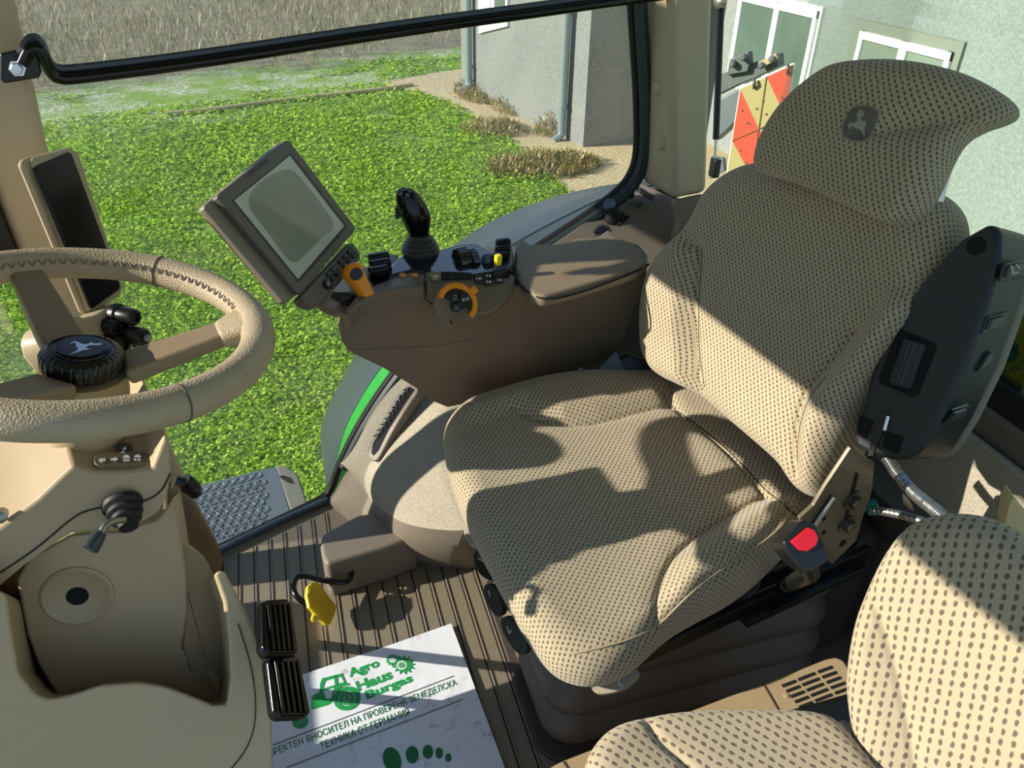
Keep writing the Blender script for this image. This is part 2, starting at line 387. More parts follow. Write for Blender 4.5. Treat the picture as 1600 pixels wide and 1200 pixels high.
# inner wheel arch panel: plastic band and woven fabric above
top=[py_(x,y,1.56) for x,y in ((548,722),(553,705),(563,682),(575,655),(605,612),(640,580),(680,530),(720,490),(760,455),(800,420))]
sep=[py_(548,727,1.555)]+[pz(x,y,z) for x,y,z in ((566,765,.10),(592,794,.13),(625,816,.16),(660,825,.18),(700,829,.20),(740,829,.22))]
sep+= [V((.33,1.27,.28)),V((.40,1.33,.36)),V((.46,1.40,.42))]
bot=[pz(510,788,0),pz(530,800,0),pz(555,822,0),pz(585,850,0),pz(625,872,0),pz(670,884,0),pz(715,888,0),pz(745,890,0),V((.4,1.26,0)),V((.46,1.36,0))]
def resample(pts,n,it=2):
    pts=smoothpoly(pts,it,False); L=[0]
    for a,b in zip(pts[:-1],pts[1:]): L.append(L[-1]+(b-a).length)
    out=[];j=0
    for i in range(n):
        t=L[-1]*i/(n-1)
        while j<len(pts)-2 and L[j+1]<t: j+=1
        f=(t-L[j])/max(L[j+1]-L[j],1e-9); out.append(pts[j].lerp(pts[j+1],min(1,max(0,f))))
    return out
N=60
T_,S_,B_=resample(top,N),resample(sep,N),resample(bot,N)
S2_=resample([py_(522,772,1.565),py_(532,752,1.56)]+sep,N)
def ruled(name,A,B,mat,bul,bn,back=V((.012,.03,-.01)),rows=14,**k):
    rows_=[]
    for j in range(rows+1):
        t=j/rows; rows_.append([a.lerp(b,t)+V(bn)*(bul*math.sin(math.pi*t)) for a,b in zip(A,B)])
    rings=[]
    for i in range(len(A)):
        f=[r[i] for r in rows_]; rings.append(f+[q+back for q in f[::-1]])
    bm=BM(); loft(bm,rings); return link(name,bm,mat,**k)
ruled('wall_right',T_,S_,WEAVE,.035,(-.75,-.4,.5),kind='structure')
ruled('wall_right',S2_,B_,TAUPE,.012,(-.6,-.7,.2),kind='structure')
# rear right: wall below and behind the console, floor to shelf
GX=1.02
bm=BM()
shelf_out=[py_(860,382,1.57),py_(925,340,1.57),py_(985,287,1.57),V((.99,1.57,.70))]
bm2=[]
prism(bm,[V((.42,1.38,0)),V((1.0,1.40,0)),V((1.0,1.62,0)),V((.42,1.62,0))],V((0,0,1)),top=[V((.42,1.46,.47)),V((1.0,1.42,.655)),V((1.0,1.62,.655)),V((.42,1.60,.47))])
link('wall_right',bm,DGREY,kind='structure',bevel=.01)
# sloping shelf that carries the knobs, from the glass down to the pillar foot
shp=[(845,392),(925,338),(985,284),(1000,283),(1062,312),(1078,345),(1050,430),(1018,418),(930,374),(872,384)]
PSH=V((.8,1.50,.665)); NSH=V((-.12,-.42,1)).normalized()
slabpx('wall_right',shp,PSH,NSH,.035,TAUPE,bevel=.008,kind='structure')
# rear-left / rear wall below rear window
zs=.655
yA,yB=1.60,-.2
wall=[V((1.0,yB,-.02)),V((1.0,yA,-.02)),V((1.0,yA,zs)),V((1.0,yB,zs))]
bm=BM(); prism(bm,wall,V((.08,0,0))); link('wall_rear',bm,DGREY,kind='structure',bevel=.01)
# fabric strip and the ledge below the rear glass
bm=BM(); prism(bm,[V((.995,-.1,.44)),V((.995,1.0,.44)),V((.995,1.0,.61)),V((.995,-.1,.61))],V((-.012,0,0))); link('wall_rear',bm,WEAVE,kind='structure',bevel=.004)
bm=BM(); prism(bm,[V((.99,-.1,.30)),V((.99,1.35,.30)),V((.93,1.35,.43)),V((.93,-.1,.43))],V((.01,0,0)),top=[V((1.0,-.1,.30)),V((1.0,1.35,.30)),V((1.0,1.35,.45)),V((1.0,-.1,.45))]); link('wall_rear',bm,plain('dark rear ledge plastic',(84,78,68),.5,var=.15,vs=14),kind='structure',bevel=.006)
# box behind the seat (dark recess with curved lip)
bm=BM(); prism(bm,[V((.80,.80,0)),V((.99,.80,0)),V((.99,1.3,0)),V((.80,1.3,0))],V((0,0,.34))); link('wall_rear',bm,plain('dark grey floor box',(60,56,50),.6),kind='structure',bevel=.04,seg=5)
# rear glass, frit and seal
bm=BM(); prism(bm,[V((1.03,-.2,.66)),V((1.03,1.50,.66)),V((1.10,1.46,1.75)),V((1.10,-.2,1.75))],V((.005,0,0))); link('window_1',bm,GLASSR,kind='structure',smooth=False)
bm=BM(); prism(bm,[V((1.005,-.2,.655)),V((1.005,1.52,.655)),V((1.012,1.52,.70)),V((1.012,-.2,.70))],V((.03,0,0))); link('window_1',bm,RUBBER,kind='structure',bevel=.005)
# right glass: plane y=1.6 rear part, bending in towards the front pillar
gl_b=[V((-.30,1.46,.0)),V((-.14,1.525,.0)),V((.0,1.585,.0)),V((.2,1.60,.30)),V((.6,1.61,.60)),V((.80,1.61,.72)),V((.80,1.61,.9))]
plan=[(-.42,1.455),(-.30,1.47),(-.15,1.53),(.0,1.585),(.2,1.60),(.5,1.605),(.80,1.61)]
rings=[[V((x,y,-.02)),V((x,y+.005,-.02)),V((x,y+.005,1.75)),V((x,y,1.75))] for x,y in plan]
bm=BM(); loft(bm,rings); link('window_2',bm,GLASS,kind='structure',sharp=30)
def gy(x): return float(np.interp(x,[p[0] for p in plan],[p[1] for p in plan]))-.012
def ong(x,y):  # pixel to point on the inside of the right glass
    yy=1.58
    for _ in range(6): p=py_(x,y,yy); yy=gy(p.x)
    return p
seal=[ong(x,y) for x,y in ((330,862),(430,815),(505,778),(517,766),(530,725),(560,665),(600,603),(640,552),(700,487),(780,424),(860,373),(925,330),(968,297),(988,270),(997,235),(996,150),(990,60),(985,-20),(982,-90))]
bm=BM(); tube(bm,seal,.010,8,smooth=2); link('window_2',bm,RUBBER,kind='structure')
seal2=[p+V((0,-.012,0)) for p in seal[5:]]
bm=BM(); tube(bm,[p+V((.012,-.01,-.006)) for p in seal[4:14]]+[p+V((.010,-.022,0)) for p in seal[14:]],.015,8,smooth=2); link('window_2',bm,plain('dark green grey seal',(38,52,52),.5),kind='structure')
# metal sill along the floor edge, its blue shade put into the colour
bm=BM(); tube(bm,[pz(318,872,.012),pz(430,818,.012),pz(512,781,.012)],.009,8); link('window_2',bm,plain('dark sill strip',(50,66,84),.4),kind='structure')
# front right pillar
pil=[(-150,-80),(8,-80),(24,0),(50,120),(75,235),(118,350),(155,440),(195,520),(262,690),(340,860),(350,886),(300,935),(230,900),(150,700),(76,520),(0,328)]
slabpx('trim_1',pil,V((0,1.43,0)),V((.25,-1,0)),.07,PILL,bevel=.018,kind='structure')
slabpx('trim_1',[(255,760),(300,780),(345,862),(352,888),(320,915),(255,850)],V((0,1.40,0)),V((.25,-1,0)),.06,plain('brown pillar foot plastic',(122,103,76),.5,bump=.2),bevel=.012,kind='structure')
# rubber seal and windscreen, left of the pillar
slabpx('window_3',[(-60,180),(-10,300),(0,328),(76,520),(60,535),(-10,375),(-70,240)],V((0,1.42,0)),V((.25,-1,0)),.03,RUBBER,bevel=.004,kind='structure')
bm=BM(); prism(bm,[V((-.46,1.40,-.1)),V((-.62,.7,-.1)),V((-.62,.0,-.1)),V((-.72,.0,1.7)),V((-.72,.7,1.7)),V((-.56,1.40,1.7))],V((.005,0.003,0))); link('window_3',bm,GLASSF,kind='structure',smooth=False)
# rear right pillar
a_t=[py_(1010,-70,1.60),py_(1050,-70,1.50),py_(1118,-70,1.52)]; a_b=[py_(1004,284,1.585),py_(1052,314,1.47),py_(1106,303,1.49)]
bk=[V((.06,.10,0)),V((-.0,.12,0))]
tp=[a_t[0],a_t[1],a_t[2],a_t[2]+V((0,.12,0)),a_t[0]+V((.0,.06,0))]
bt=[a_b[0],a_b[1],a_b[2],a_b[2]+V((0,.12,0)),a_b[0]+V((.0,.06,0))]
bm=BM(); prism(bm,bt,V((0,0,1)),top=tp); link('trim_2',bm,PILL,kind='structure',bevel=.018,seg=4)
# pillar foot sweeping back down to the rear
bm=BM(); f0=[a_b[1],a_b[2]]
pf=[(1052,314),(1106,302),(1128,330),(1180,400),(1160,470),(1070,425),(1048,400),(1060,345)]
slabpx('trim_2',pf,a_b[1]+V((.005,0,0)),V((-.25,-1,.35)),.05,plain('taupe pillar foot plastic',(132,121,100),.55,bump=.2),bevel=.012,kind='structure')
for i,(x,y) in enumerate(((1030,135),(1034,222))):
    nf_=(a_b[1]-a_b[0]).cross(a_t[0]-a_b[0]).normalized(); nf_=nf_ if nf_.dot(CP-a_b[0])>0 else -nf_; p=pp(x,y,a_b[0],nf_); bm=BM(); lathe(bm,p-nf_*.002,nf_,[(0,0),(.0175,0),(.0175,.006),(.013,.010),(.012,.012),(0,.0125)],32)
    cap=link('pillar_cap',bm,PILL,label=['round beige plastic cap, upper of two on the rear pillar','round beige plastic cap, lower of two on the rear pillar'][i],cat='cap',group='screw caps on the rear pillar')
# roof and its front header: out of frame, they shade the cab
bm=BM(); prism(bm,[V((-1.10,.0,1.72)),V((1.15,.0,1.72)),V((1.15,1.68,1.72)),V((-1.10,1.50,1.72))],V((0,0,.12))); link('ceiling',bm,PILL,kind='structure',bevel=.02)
bm=BM(); prism(bm,[V((-.66,-.2,1.275)),V((-.60,-.2,1.275)),V((-.60,1.74,1.275)),V((-.66,1.74,1.275))],V((0,0,.46))); link('ceiling',bm,PILL,kind='structure',bevel=.02)
# ============================================================ GRAB RAIL
r=thing('grab_rail','black grab rail crossing the side window, bolted to the front pillar','rail',py_(40,100,1.40))
path=[(36,100),(46,78),(60,73),(70,88),(78,112),(92,124),(130,121),(300,100),(600,53),(860,17),(1000,-2),(1045,-8)]
def rp(off): 
    out=[]
    for x,y in path: out.append(py_(x,y+off,1.27+.24*max(0,min(1,(x-60)/940))))
    return out
bm=BM(); tube(bm,rp(0),.0085,10,smooth=2); link('bar',bm,GLOSS,r)
bm=BM(); tube(bm,[p+V((0,.006,.012)) for p in rp(0)],.006,8,smooth=2); link('rail_strip',bm,plain('black strip with blue highlight',(60,66,74),.3),r)  # upper strip of the rail, bluish highlight put into its colour
b=slabpx('bracket',[(0,84),(40,76),(58,78),(66,112),(62,122),(8,131),(0,125)],py_(30,100,1.28),V((.25,-1,0)),.012,BLACK,r,bevel=.003)
bm=BM(); c=py_(27,107,1.278); d=V((.1,-1,.1)).normalized()
lathe(bm,c,d,[(0,0),(.011,0),(.011,.002),(.008,.002),(.008,.008),(.007,.009),(0,.009)],6); link('bolt',bm,CHROME,r,label='bright steel hex bolt',sharp=20)
# ============================================================ CORNER DISPLAY ON PILLAR
nd=V((.88,-.38,.22)).normalized(); Pd=pd(120,350,1.32)
t=thing('corner_display','tall slim black display in beige housing on the front pillar','display',Pd)
slabpx('housing',[(34,256),(38,248),(110,229),(124,238),(194,448),(190,462),(142,492),(130,488)],Pd-nd*.006,nd,.010,TANL,t,bevel=.006,smooth=0)
slabpx('bezel',[(50,250),(56,245),(108,231),(116,236),(192,449),(189,460),(146,489),(139,486)],Pd,nd,.008,TANL,t,bevel=.005)
slabpx('screen',[(55,263),(60,258),(108,237),(113,240),(189,446),(187,453),(146,482),(142,478)],Pd+nd*.0035,nd,.006,SCRD,t,bevel=.002,label='black glossy screen')
# connector panel below
t=thing('socket_panel','beige socket panel with black plugs under the corner display','socket',pd(190,520,1.28))
Ps=pd(185,520,1.30)
slabpx('panel',[(62,540),(75,508),(120,490),(140,498),(185,472),(200,478),(212,520),(205,600),(150,610),(100,590)],Ps,nd,.04,TANL,t,bevel=.008,smooth=1)
for i,(x,y,rr,L) in enumerate(((203,490,.013,.035),(178,508,.012,.03),(212,520,.014,.042),(188,536,.016,.03))):
    c=pd(x-14,y+2,1.285); d=V((.80,-.62,.05)).normalized()
    bm=BM(); lathe(bm,c-d*.01,d,[(0,0),(rr*1.25,0),(rr*1.25,.008),(rr,.010),(rr,L),(rr*.8,L+.004),(rr*.5,L+.004),(rr*.5,L),(0,L)],20); pl=link('plug',bm,BLACK,t)
    if i==2:
        bm=BM(); lathe(bm,c+d*(L-.004),d,[(0,0),(rr*.4,0),(rr*.4,.006),(rr*.2,.007),(0,.007)],16); link('pin',bm,GREYPRINT,pl,label='grey socket centre')
        bm=BM(); lp=[pd(x,y,1.27) for x,y in ((214,528),(226,530),(228,540),(220,545),(206,540))]; tube(bm,lp,.0016,6,smooth=2); link('lanyard',bm,BLACK,pl)
# ============================================================ STEERING WHEEL
th,ph=.2,.1; nW=V((math.sin(th)*math.cos(ph),math.sin(th)*math.sin(ph),math.cos(th))); uW=V((0,1,0)).cross(nW).normalized(); vW=nW.cross(uW)
CW=V((-.251,.884,.894)); RW=.195
def wp(x,y,h=0): return pp(x,y,CW+nW*h,nW)
KC=CW
while proj(KC)[1]<552: KC=KC-nW*.002
w=thing('steering_wheel','tan leather steering wheel with three flat spokes','steering wheel',CW)
bm=BM(); ring=[CW+(uW*math.cos(a)+vW*math.sin(a))*RW for a in [2*math.pi*i/180 for i in range(180)]]; tube(bm,ring,.0205,24,closed=True,flat=1.0); link('rim',bm,LEATHER,w)
for x,y in ((258,418),(285,632)):   # leather seams across the rim
    p=wp(x,y); a=(p-CW).normalized(); tdir=nW.cross(a)
    bm=BM(); rr=[CW+a*RW+(a*math.cos(q)+nW*math.sin(q))*.0208 for q in [2*math.pi*i/40 for i in range(40)]]; tube(bm,rr,.0010,6,closed=True); link('seam',bm,plain('dark seam thread',(96,80,60),.8),w)
# stitched lacing along the inner side of the far rim
bm=BM()
for i in range(75):
    a=math.radians(20+1.9*i); rad=(uW*math.cos(a)+vW*math.sin(a)); tg=nW.cross(rad)
    e=CW+rad*(RW-.0175)+nW*.0098; s=1 if i%2 else -1
    tube(bm,[e-rad*.003*s-tg*.0022-nW*.003*s,e+V(rad)*-.0012+nW*.0014,e+rad*.003*s+tg*.0022+nW*.003*s],.0008,4)
link('lacing',bm,plain('grey brown thread',(120,100,82),.8),w)
for i,(a_,b_) in enumerate((((165,600),(374,510)),((105,555),(40,425)),((90,600),(-120,655)))):
    B=wp(*b_,-.004); B=B-nW*.002; A=KC-nW*.022+(B-CW).normalized()*.045
    d=(B-A).normalized(); s=nW.cross(d).normalized(); k=d.cross(s)
    bm=BM(); loft(bm,[[A+s*.027+k*.011,A-s*.027+k*.011,A-s*.027-k*.011,A+s*.027-k*.011],[A.lerp(B,.5)+s*.023+k*.010,A.lerp(B,.5)-s*.023+k*.010,A.lerp(B,.5)-s*.023-k*.010,A.lerp(B,.5)+s*.023-k*.010],[B+s*.019+k*.009,B-s*.019+k*.009,B-s*.019-k*.009,B+s*.019-k*.009]])
    sp=link('spoke',bm,plain('brown spoke plastic',(134,116,90),.45,bump=.15),w,bevel=.006)
    if i==0:
        C2=B-d*.004; bm=BM(); loft(bm,[[B-d*.03+q for q in (s*.021+k*.011,-s*.021+k*.011,-s*.021-k*.011,s*.021-k*.011)],[B+d*.02+q for q in (s*.034+k*.017,-s*.034+k*.017,-s*.034-k*.017,s*.034-k*.017)]]); link('leather_wrap',bm,LEATHER,w,bevel=.010,seg=4)
bm=BM(); lathe(bm,KC-nW*.092,nW,[(0,0),(.046,0),(.048,.01),(.049,.045),(.047,.066),(0,.067)],48); link('hub',bm,plain('tan hub plastic',(160,136,98),.4),w)
bm=BM(); seg=240; rings=[]
for rr,hh,am in ((0,-.026,0),(.050,-.026,0),(.056,-.022,.0),(.0585,-.018,.0022),(.0585,-.002,.0022),(.054,.004,.0008),(.045,.008,0),(.0445,.0065,0),(.0395,.0065,0),(.0385,.0090,0),(.036,.0095,0),(0,.0095,0)):
    rings.append([KC+nW*hh*.85+(uW*math.cos(2*math.pi*k/seg)+vW*math.sin(2*math.pi*k/seg))*max(1e-5,rr*.77-(am if (k*30//seg*1.0)%1==0 and (k%8)<3 else 0)) for k in range(seg)])
loft(bm,rings); kn=link('knob',bm,plain('black textured knob plastic',(14,14,15),.22,bump=.6,bs=260),w,label='black ribbed hub knob',sharp=50)
bm=BM(); lathe(bm,KC+nW*.0068,nW,[(0,0),(.0265,0),(.028,.0022),(.0265,.0032),(.0255,.0032),(0,.0028)],64); em=link('emblem_disc',bm,GLOSS,kn)
def deer(bm,c,ex,ey,n,size,t=.0006,tri=None):
    pts=[V(c)+V(ex)*((x-672)/180*size)+V(ey)*(-(y-475)/180*size) for x,y in DEER]
    prism(bm,[p+V(n)*t for p in pts],-V(n)*t)
# lying deer: turn the upright outline towards the left
exi=(wp(160,553,.03)-wp(76,553,.03)).normalized(); eyi=nW.cross(exi)
a=math.radians(-52); e1=exi*math.cos(a)+eyi*math.sin(a); e2=nW.cross(e1)
bm=BM(); deer(bm,KC+nW*.0100,e1,e2,nW,.046); link('emblem',bm,CHROME,kn,label='bright leaping deer emblem',smooth=False)
# ============================================================ STEERING COLUMN
c=thing('steering_column','tan steering column shroud with stalks, under the steering wheel','column',py_(200,900,.80))
YC=.80
nf=V((.18,-1,.30)).normalized(); Pf=py_(200,760,YC)
bm=BM(); lathe(bm,KC-nW*.150,nW,[(0,0),(.046,0),(.046,.04),(.050,.065),(0,.066)],48); link('collar',bm,TAN,c)
# upper shroud: near face between crease and lower edge, top face rising towards the hub
crease=[(-60,850),(0,826),(60,780),(115,727),(132,733),(150,738),(205,738),(238,733),(258,680)]
SLP=(py_(150,703,.84).z-pp(150,738,Pf,nf).z)/(.84-pp(150,738,Pf,nf).y)
low=[(266,690),(268,740),(262,778),(250,800),(228,815),(180,824),(112,835),(95,845),(40,885),(0,918),(-60,960)]
near=[pp(x,y,Pf,nf) for x,y in crease+low]
far=[]
for i,(x,y) in enumerate(crease+low):
    p=pp(x,y,Pf,nf); far.append(p+V((-.05,.17,.17*SLP)))
bm=BM(); prism(bm,near,V((0,1,0)),top=far); link('upper_shroud',bm,TAN,c,bevel=.013,seg=4,angle=25)
# thin parting line on the near face
bm=BM(); tube(bm,[pp(x,y,Pf+nf*.0005,nf) for x,y in ((0,895),(58,857),(115,807),(140,796),(175,791),(220,786),(252,770),(266,740))],.0012,6,smooth=2); link('parting_line',bm,plain('dark gap',(60,48,34),.8),c)
# lower shroud
lo=[(25,905),(45,872),(110,835),(185,830),(245,812),(262,790),(272,775),(292,900),(294,955),(284,1015),(345,1060),(348,1120),(320,1125),(280,1110),(245,1100),(200,1095),(165,1100),(130,1105),(95,1098),(60,1040),(42,993)]
Pl=Pf-nf*.012; nl=V((.05,-1,.22)).normalized()
near=[pp(x,y,Pl,nl) for x,y in lo]
bm=BM(); prism(bm,near,V((-.035,.20,-.15))); link('lower_shroud',bm,TAN,c,bevel=.022,seg=5,angle=25)
# flared right cheek of the lower shroud
ck=[(262,800),(270,840),(318,868),(338,903),(348,950),(350,1000),(348,1096),(335,1085),(300,1050),(288,1010),(294,950)]
slabpx('side_cheek',ck,pp(290,950,Pl-nl*.004,nl),V((.55,-1,.3)),.10,plain('tan side cheek plastic',(152,130,98),.35),c,bevel=.014)
# round recess with its dark hole
pc=pp(121,931,Pl,nl); bm=BM(); lathe(bm,pc-nl*.0125,nl,[(.042,0),(.041,.0145),(.038,.0165),(.034,.0150),(.031,.0127),(0,.0127)],48); link('recess_ring',bm,TAN,c)
bm=BM(); lathe(bm,pc,nl,[(0,0),(.0125,0),(.0125,.0011),(0,.0011)],32); link('key_hole',bm,DARK,c,label='round dark hole')
# legend panel with symbols
ntop=((pp(205,738,Pf,nf)-pp(150,738,Pf,nf)).cross(V((0,.17,.17*SLP)))).normalized()
if ntop.z<0: ntop=-ntop
Pt=pp(180,738,Pf,nf)+ntop*.002
lg=slabpx('legend_panel',[(146,718),(150,711),(165,707),(220,705),(229,708),(232,715),(229,723),(220,727),(160,729),(149,726)],Pt+ntop*.003,ntop,.006,plain('dark taupe legend plastic',(104,92,74),.4),c,bevel=.001,smooth=1)
slabpx('horn_tab',[(180,707),(181,695),(186,691),(200,691),(206,694),(207,706)],Pt+ntop*.002,ntop,.004,plain('dark tab plastic',(70,62,54),.4),c,bevel=.001)
def pxflat(name,px,P0,n,mat,parent,t=.0004,**k):
    bm=BM()
    for poly in (px if isinstance(px[0][0],(tuple,list)) else [px]): prism(bm,[pp(x,y,P0,n) for x,y in poly],V(n)*t)
    return link(name,bm,mat,parent,smooth=False,**k)
Pi=Pt+ntop*.0034
pxflat('indicator_symbols',[[(154,719),(159,715),(159,717),(165,716.5),(165,720.5),(159,721),(159,723)],[(185,717.5),(179,714),(179,716),(173,716.5),(173,720),(179,719.5),(179,721.5)],
 [(192,716),(193,712.5),(196,711),(199,711),(202,713),(203,716)],[(192,718),(203,717.5),(203,718.5),(192,719)],[(192,720),(203,719.5),(203,720.5),(192,721)],
 [(210,715),(211,711.5),(214,710),(217,710),(220,712),(220,715)],[(209,717),(212,717),(214,720),(211,720)],[(215,717),(218,717),(220,720),(217,720)],[(188,708),(192,704),(196,708)],[(191,703),(196,697),(197,702),(194,703)]],Pi,ntop,WHITE,c,label='white light and indicator symbols')
# turn signal stalk on its rubber boot
q=pp(194,800,Pf,nf); dl=(pd(180,830,(q-CP).length-.06)-q)
bm=BM(); bd=V((.25,-1,-.35)).normalized()
lathe(bm,pp(192,790,Pf,nf)-bd*.004,bd,[(0,0),(.023,0),(.023,.006),(.019,.010),(.020,.016),(.016,.019),(.017,.025),(.012,.028),(.011,.036),(0,.037)],28); link('stalk_boot',bm,RUBBER,c)
e0=pp(194,812,Pf+nf*.032,nf); e1=pp(180,814,Pf+nf*.04,nf); e2=pp(167,818,Pf+nf*.045,nf); e3=pp(158,832,Pf+nf*.05,nf); e4=pp(140,858,Pf+nf*.06,nf)
bm=BM(); tube(bm,[e0,e1,e2,e3],.0042,12,smooth=2); link('stalk_rod',bm,STEEL,c)
bm=BM(); tube(bm,[e3,e3.lerp(e4,.15),e3.lerp(e4,.8),e4,e4+(e4-e3)*.06],[.0065,.0075,.0095,.0095,.006],20); link('stalk_handle',bm,plain('dark grey stalk grip',(52,58,62),.3),c)
# small lever on the far side and chrome bolt
bm=BM(); tube(bm,[py_(272,752,1.0),py_(290,758,1.0),py_(305,766,1.0)],[.010,.013],14); tube(bm,[py_(288,750,1.0),py_(302,760,1.0),py_(306,772,1.0)],[.012,.010],14,smooth=1); link('tilt_lever',bm,BLACK,c)
pb=pp(1,807,Pf+nf*.004,nf); bm=BM(); lathe(bm,pb,nf,[(0,-.01),(.007,-.01),(.007,.004),(.004,.006),(0,.006)],16); link('bolt',bm,STEEL,c,label='steel bolt')
# ============================================================ COWL (front base around the column)
k=thing('column_cowl','large tan base cowl around the foot of the steering column','cowl',py_(200,1150,.7))
outer=[(-120,890),(0,922),(14,930),(20,960),(28,1010),(50,1065),(90,1103),(130,1110),(185,1097),(240,1092),(290,1104),(330,1118),(352,1110),(362,1060),(358,1000),(348,930),(330,880),(300,852),(312,862),(350,890),(385,955),(410,1020),(425,1120),(430,1330),(-120,1330)]
Pk=py_(200,1110,.66); nk=V((.22,-1,.45)).normalized()
outer=[(-120,890),(0,922),(11,932),(18,985),(29,1051),(54,1083),(76,1092),(112,1085),(157,1070),(216,1066),(256,1072),(288,1083),(333,1101),(354,1100),(360,1060),(357,1000),(350,940),(334,895),(350,890),(385,955),(410,1020),(425,1120),(430,1330),(-120,1330)]
near=[pp(x,y,Pk,nk) for x,y in outer]
bm=BM(); prism(bm,near,V((-.09,.26,-.30))); link('cowl_body',bm,plain('tan cowl plastic',(182,161,126),.42,bump=.2,bs=700,var=.04),k,bevel=.020,seg=5,angle=25)
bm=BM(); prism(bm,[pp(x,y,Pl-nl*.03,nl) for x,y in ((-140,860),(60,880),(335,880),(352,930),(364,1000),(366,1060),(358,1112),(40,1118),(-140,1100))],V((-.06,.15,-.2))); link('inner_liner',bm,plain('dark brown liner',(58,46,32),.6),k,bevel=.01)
bm=BM(); tube(bm,[pp(x,y,Pk+nk*.001,nk) for x,y in ((372,975),(393,1040),(401,1100),(396,1150),(372,1192),(330,1230))],.0008,6,smooth=2); link('parting_line',bm,plain('dark gap',(60,48,34),.8),k)
# ============================================================ PEDALS
for i,(poly,lab) in enumerate((([(411,943),(416,936),(448,934),(457,941),(468,1018),(462,1023),(418,1024),(412,1012)],'black ribbed brake pedal, farther of the two'),([(420,1030),(428,1023),(462,1022),(470,1028),(487,1112),(480,1121),(438,1122),(430,1114)],'black ribbed brake pedal, nearer of the two'))):
    Pp=pd(440,980 if i==0 else 1075,1.02); npd=V((.72,-.25,.64)).normalized()
    pt=thing('brake_pedal',lab,'pedal',Pp,group='pair of brake pedals')
    slabpx('pad',poly,Pp,npd,.016,GLOSS,pt,bevel=.005)
    xs=(423,431,439,447,455) if i==0 else (434,443,452,461,469)
    bm=BM()
    for q,x in enumerate(xs):
        y0,y1=((943,1015) if i==0 else (1032,1112)); dx=8 if i==0 else 12
        prism(bm,[pp(a,b,Pp+npd*.003,npd) for a,b in ((x-2.6-2,y0),(x+2.4-2,y0),(x+2.4+dx-2,y1),(x-2.6+dx-2,y1))],-npd*.006)
    link('tread_ribs',bm,GLOSS,pt,bevel=.001)
    bm=BM(); A=pp(430,1000,Pp-npd*.02,npd) if i==0 else pp(445,1080,Pp-npd*.02,npd); rd=(A-CP).normalized(); tube(bm,[A,A+rd*.05,A+rd*((A.z-.008)/-rd.z)],.010,10); link('arm',bm,BLACK,pt)
# accelerator: bent black arm out of its housing, yellow ribbed pad
hb=thing('pedal_housing','grey-brown moulded housing on the floor behind the foot pedal','housing',pz(570,880,0))
zt=.105
tpx=[(500,852),(502,835),(512,828),(560,803),(585,800),(600,812),(630,826),(650,828),(648,838),(600,856),(510,882),(503,870)]
tops=[pz(x,y,zt) for x,y in tpx]; bots=[V((p.x,p.y,.0)) for p in tops]
bm=BM(); prism(bm,bots,V((0,0,1)),top=tops); link('housing_body',bm,TAUPE,hb,bevel=.012,seg=4,angle=25)
p0=pz(548,892,.05)
bm=BM(); lathe(bm,p0+V((0,.012,.0)),V((.05,-1,.1)),[(0,0),(.016,0),(.016,.006),(.009,.008),(0,.009)],20); link('grommet',bm,RUBBER,hb)
ap=thing('accelerator_pedal','yellow ribbed foot pedal on a bent black rod','pedal',pz(500,940,.05))
bm=BM(); pth=[pz(550,893,.058),pz(546,908,.058),pz(530,911,.06),pz(500,906,.066),pz(475,899,.07),pz(463,901,.07),pz(458,915,.068),pz(461,930,.062),pz(475,942,.055),pz(488,945,.052)]
tube(bm,pth,.0062,12,smooth=3); link('arm',bm,GLOSS,ap)
pa=pz(503,942,.055); nyp=(V((.80,-.15,.55))).normalized()
slabpx('pad',[(480,930),(482,915),(488,910),(497,909),(526,947),(524,958),(517,975),(510,976),(484,948)],pa,nyp,.008,YELLOW,ap,bevel=.0015)
bm=BM()
for i in range(11):
    f=i/10; A=V((484+ (496-484)*0,0,0)); a=(483+28*f*1.12-2,949+26*f-0); b=(497-9+ (526-488)*f,911+36*f+0)
    a=(482+ (512-482)*f,930+(972-930)*f) if f>0 else (482,928); b=(486+(525-486)*f,911+(950-911)*f)
    A=pp(*a,pa+nyp*.0008,nyp); B=pp(*b,pa+nyp*.0008,nyp); tube(bm,[A,B],.0011,6)
link('pad_ribs',bm,plain('deep yellow rib',(214,172,30),.5),ap)
bm=BM(); tube(bm,[pp(484,945,pa-nyp*.006,nyp),pp(492,958,pa-nyp*.008,nyp),pp(488,970,pa-nyp*.01,nyp)],[.006,.004],10,smooth=1); tube(bm,[pp(488,948,pa-nyp*.006,nyp),pp(500,962,pa-nyp*.008,nyp)],.006,10); link('pad_clip',bm,YELLOW,ap)
# ============================================================ PAPER FLOOR SHEET
ps=thing('paper_sheet','white advertising floor paper with green tractor print, slightly muddy','paper',pz(620,1080,.004))
pT=[(705,974),(600,1011),(490,1048),(400,1080),(405,1240),(560,1330),(800,1230)]
zP=.009
pts=[pz(x,y,zP) for x,y in pT]
bm=BM(); prism(bm,pts,V((0,0,-.0015))); 
link('sheet',bm,PAPER,ps,smooth=False)
UPZ=V((0,0,1))
def Pz(x,y): return pz(x,y,zP)
def ptext(s,a,b,hpx,mat,bold=.03,shear=.0,ref=None,**k):
    A,B=Pz(*a),Pz(*b); hh=(Pz(a[0],a[1]-hpx)-Pz(*a)).length*.93
    return placetext(s,A,B,UPZ,hh,mat,ps,name='printed_text',bold=bold,shear=shear,lift=.0006,**k)
ptext('Agro',(548,1063),(596,1045),20,GPRINT,.04,label='green word Agro')
ptext('Haus',(560,1081),(615,1060),18,GPRINT,.04,label='green word Haus')
ptext('Burgas',(575,1097),(648,1068),19,GPRINT,.04,label='green word Burgas')
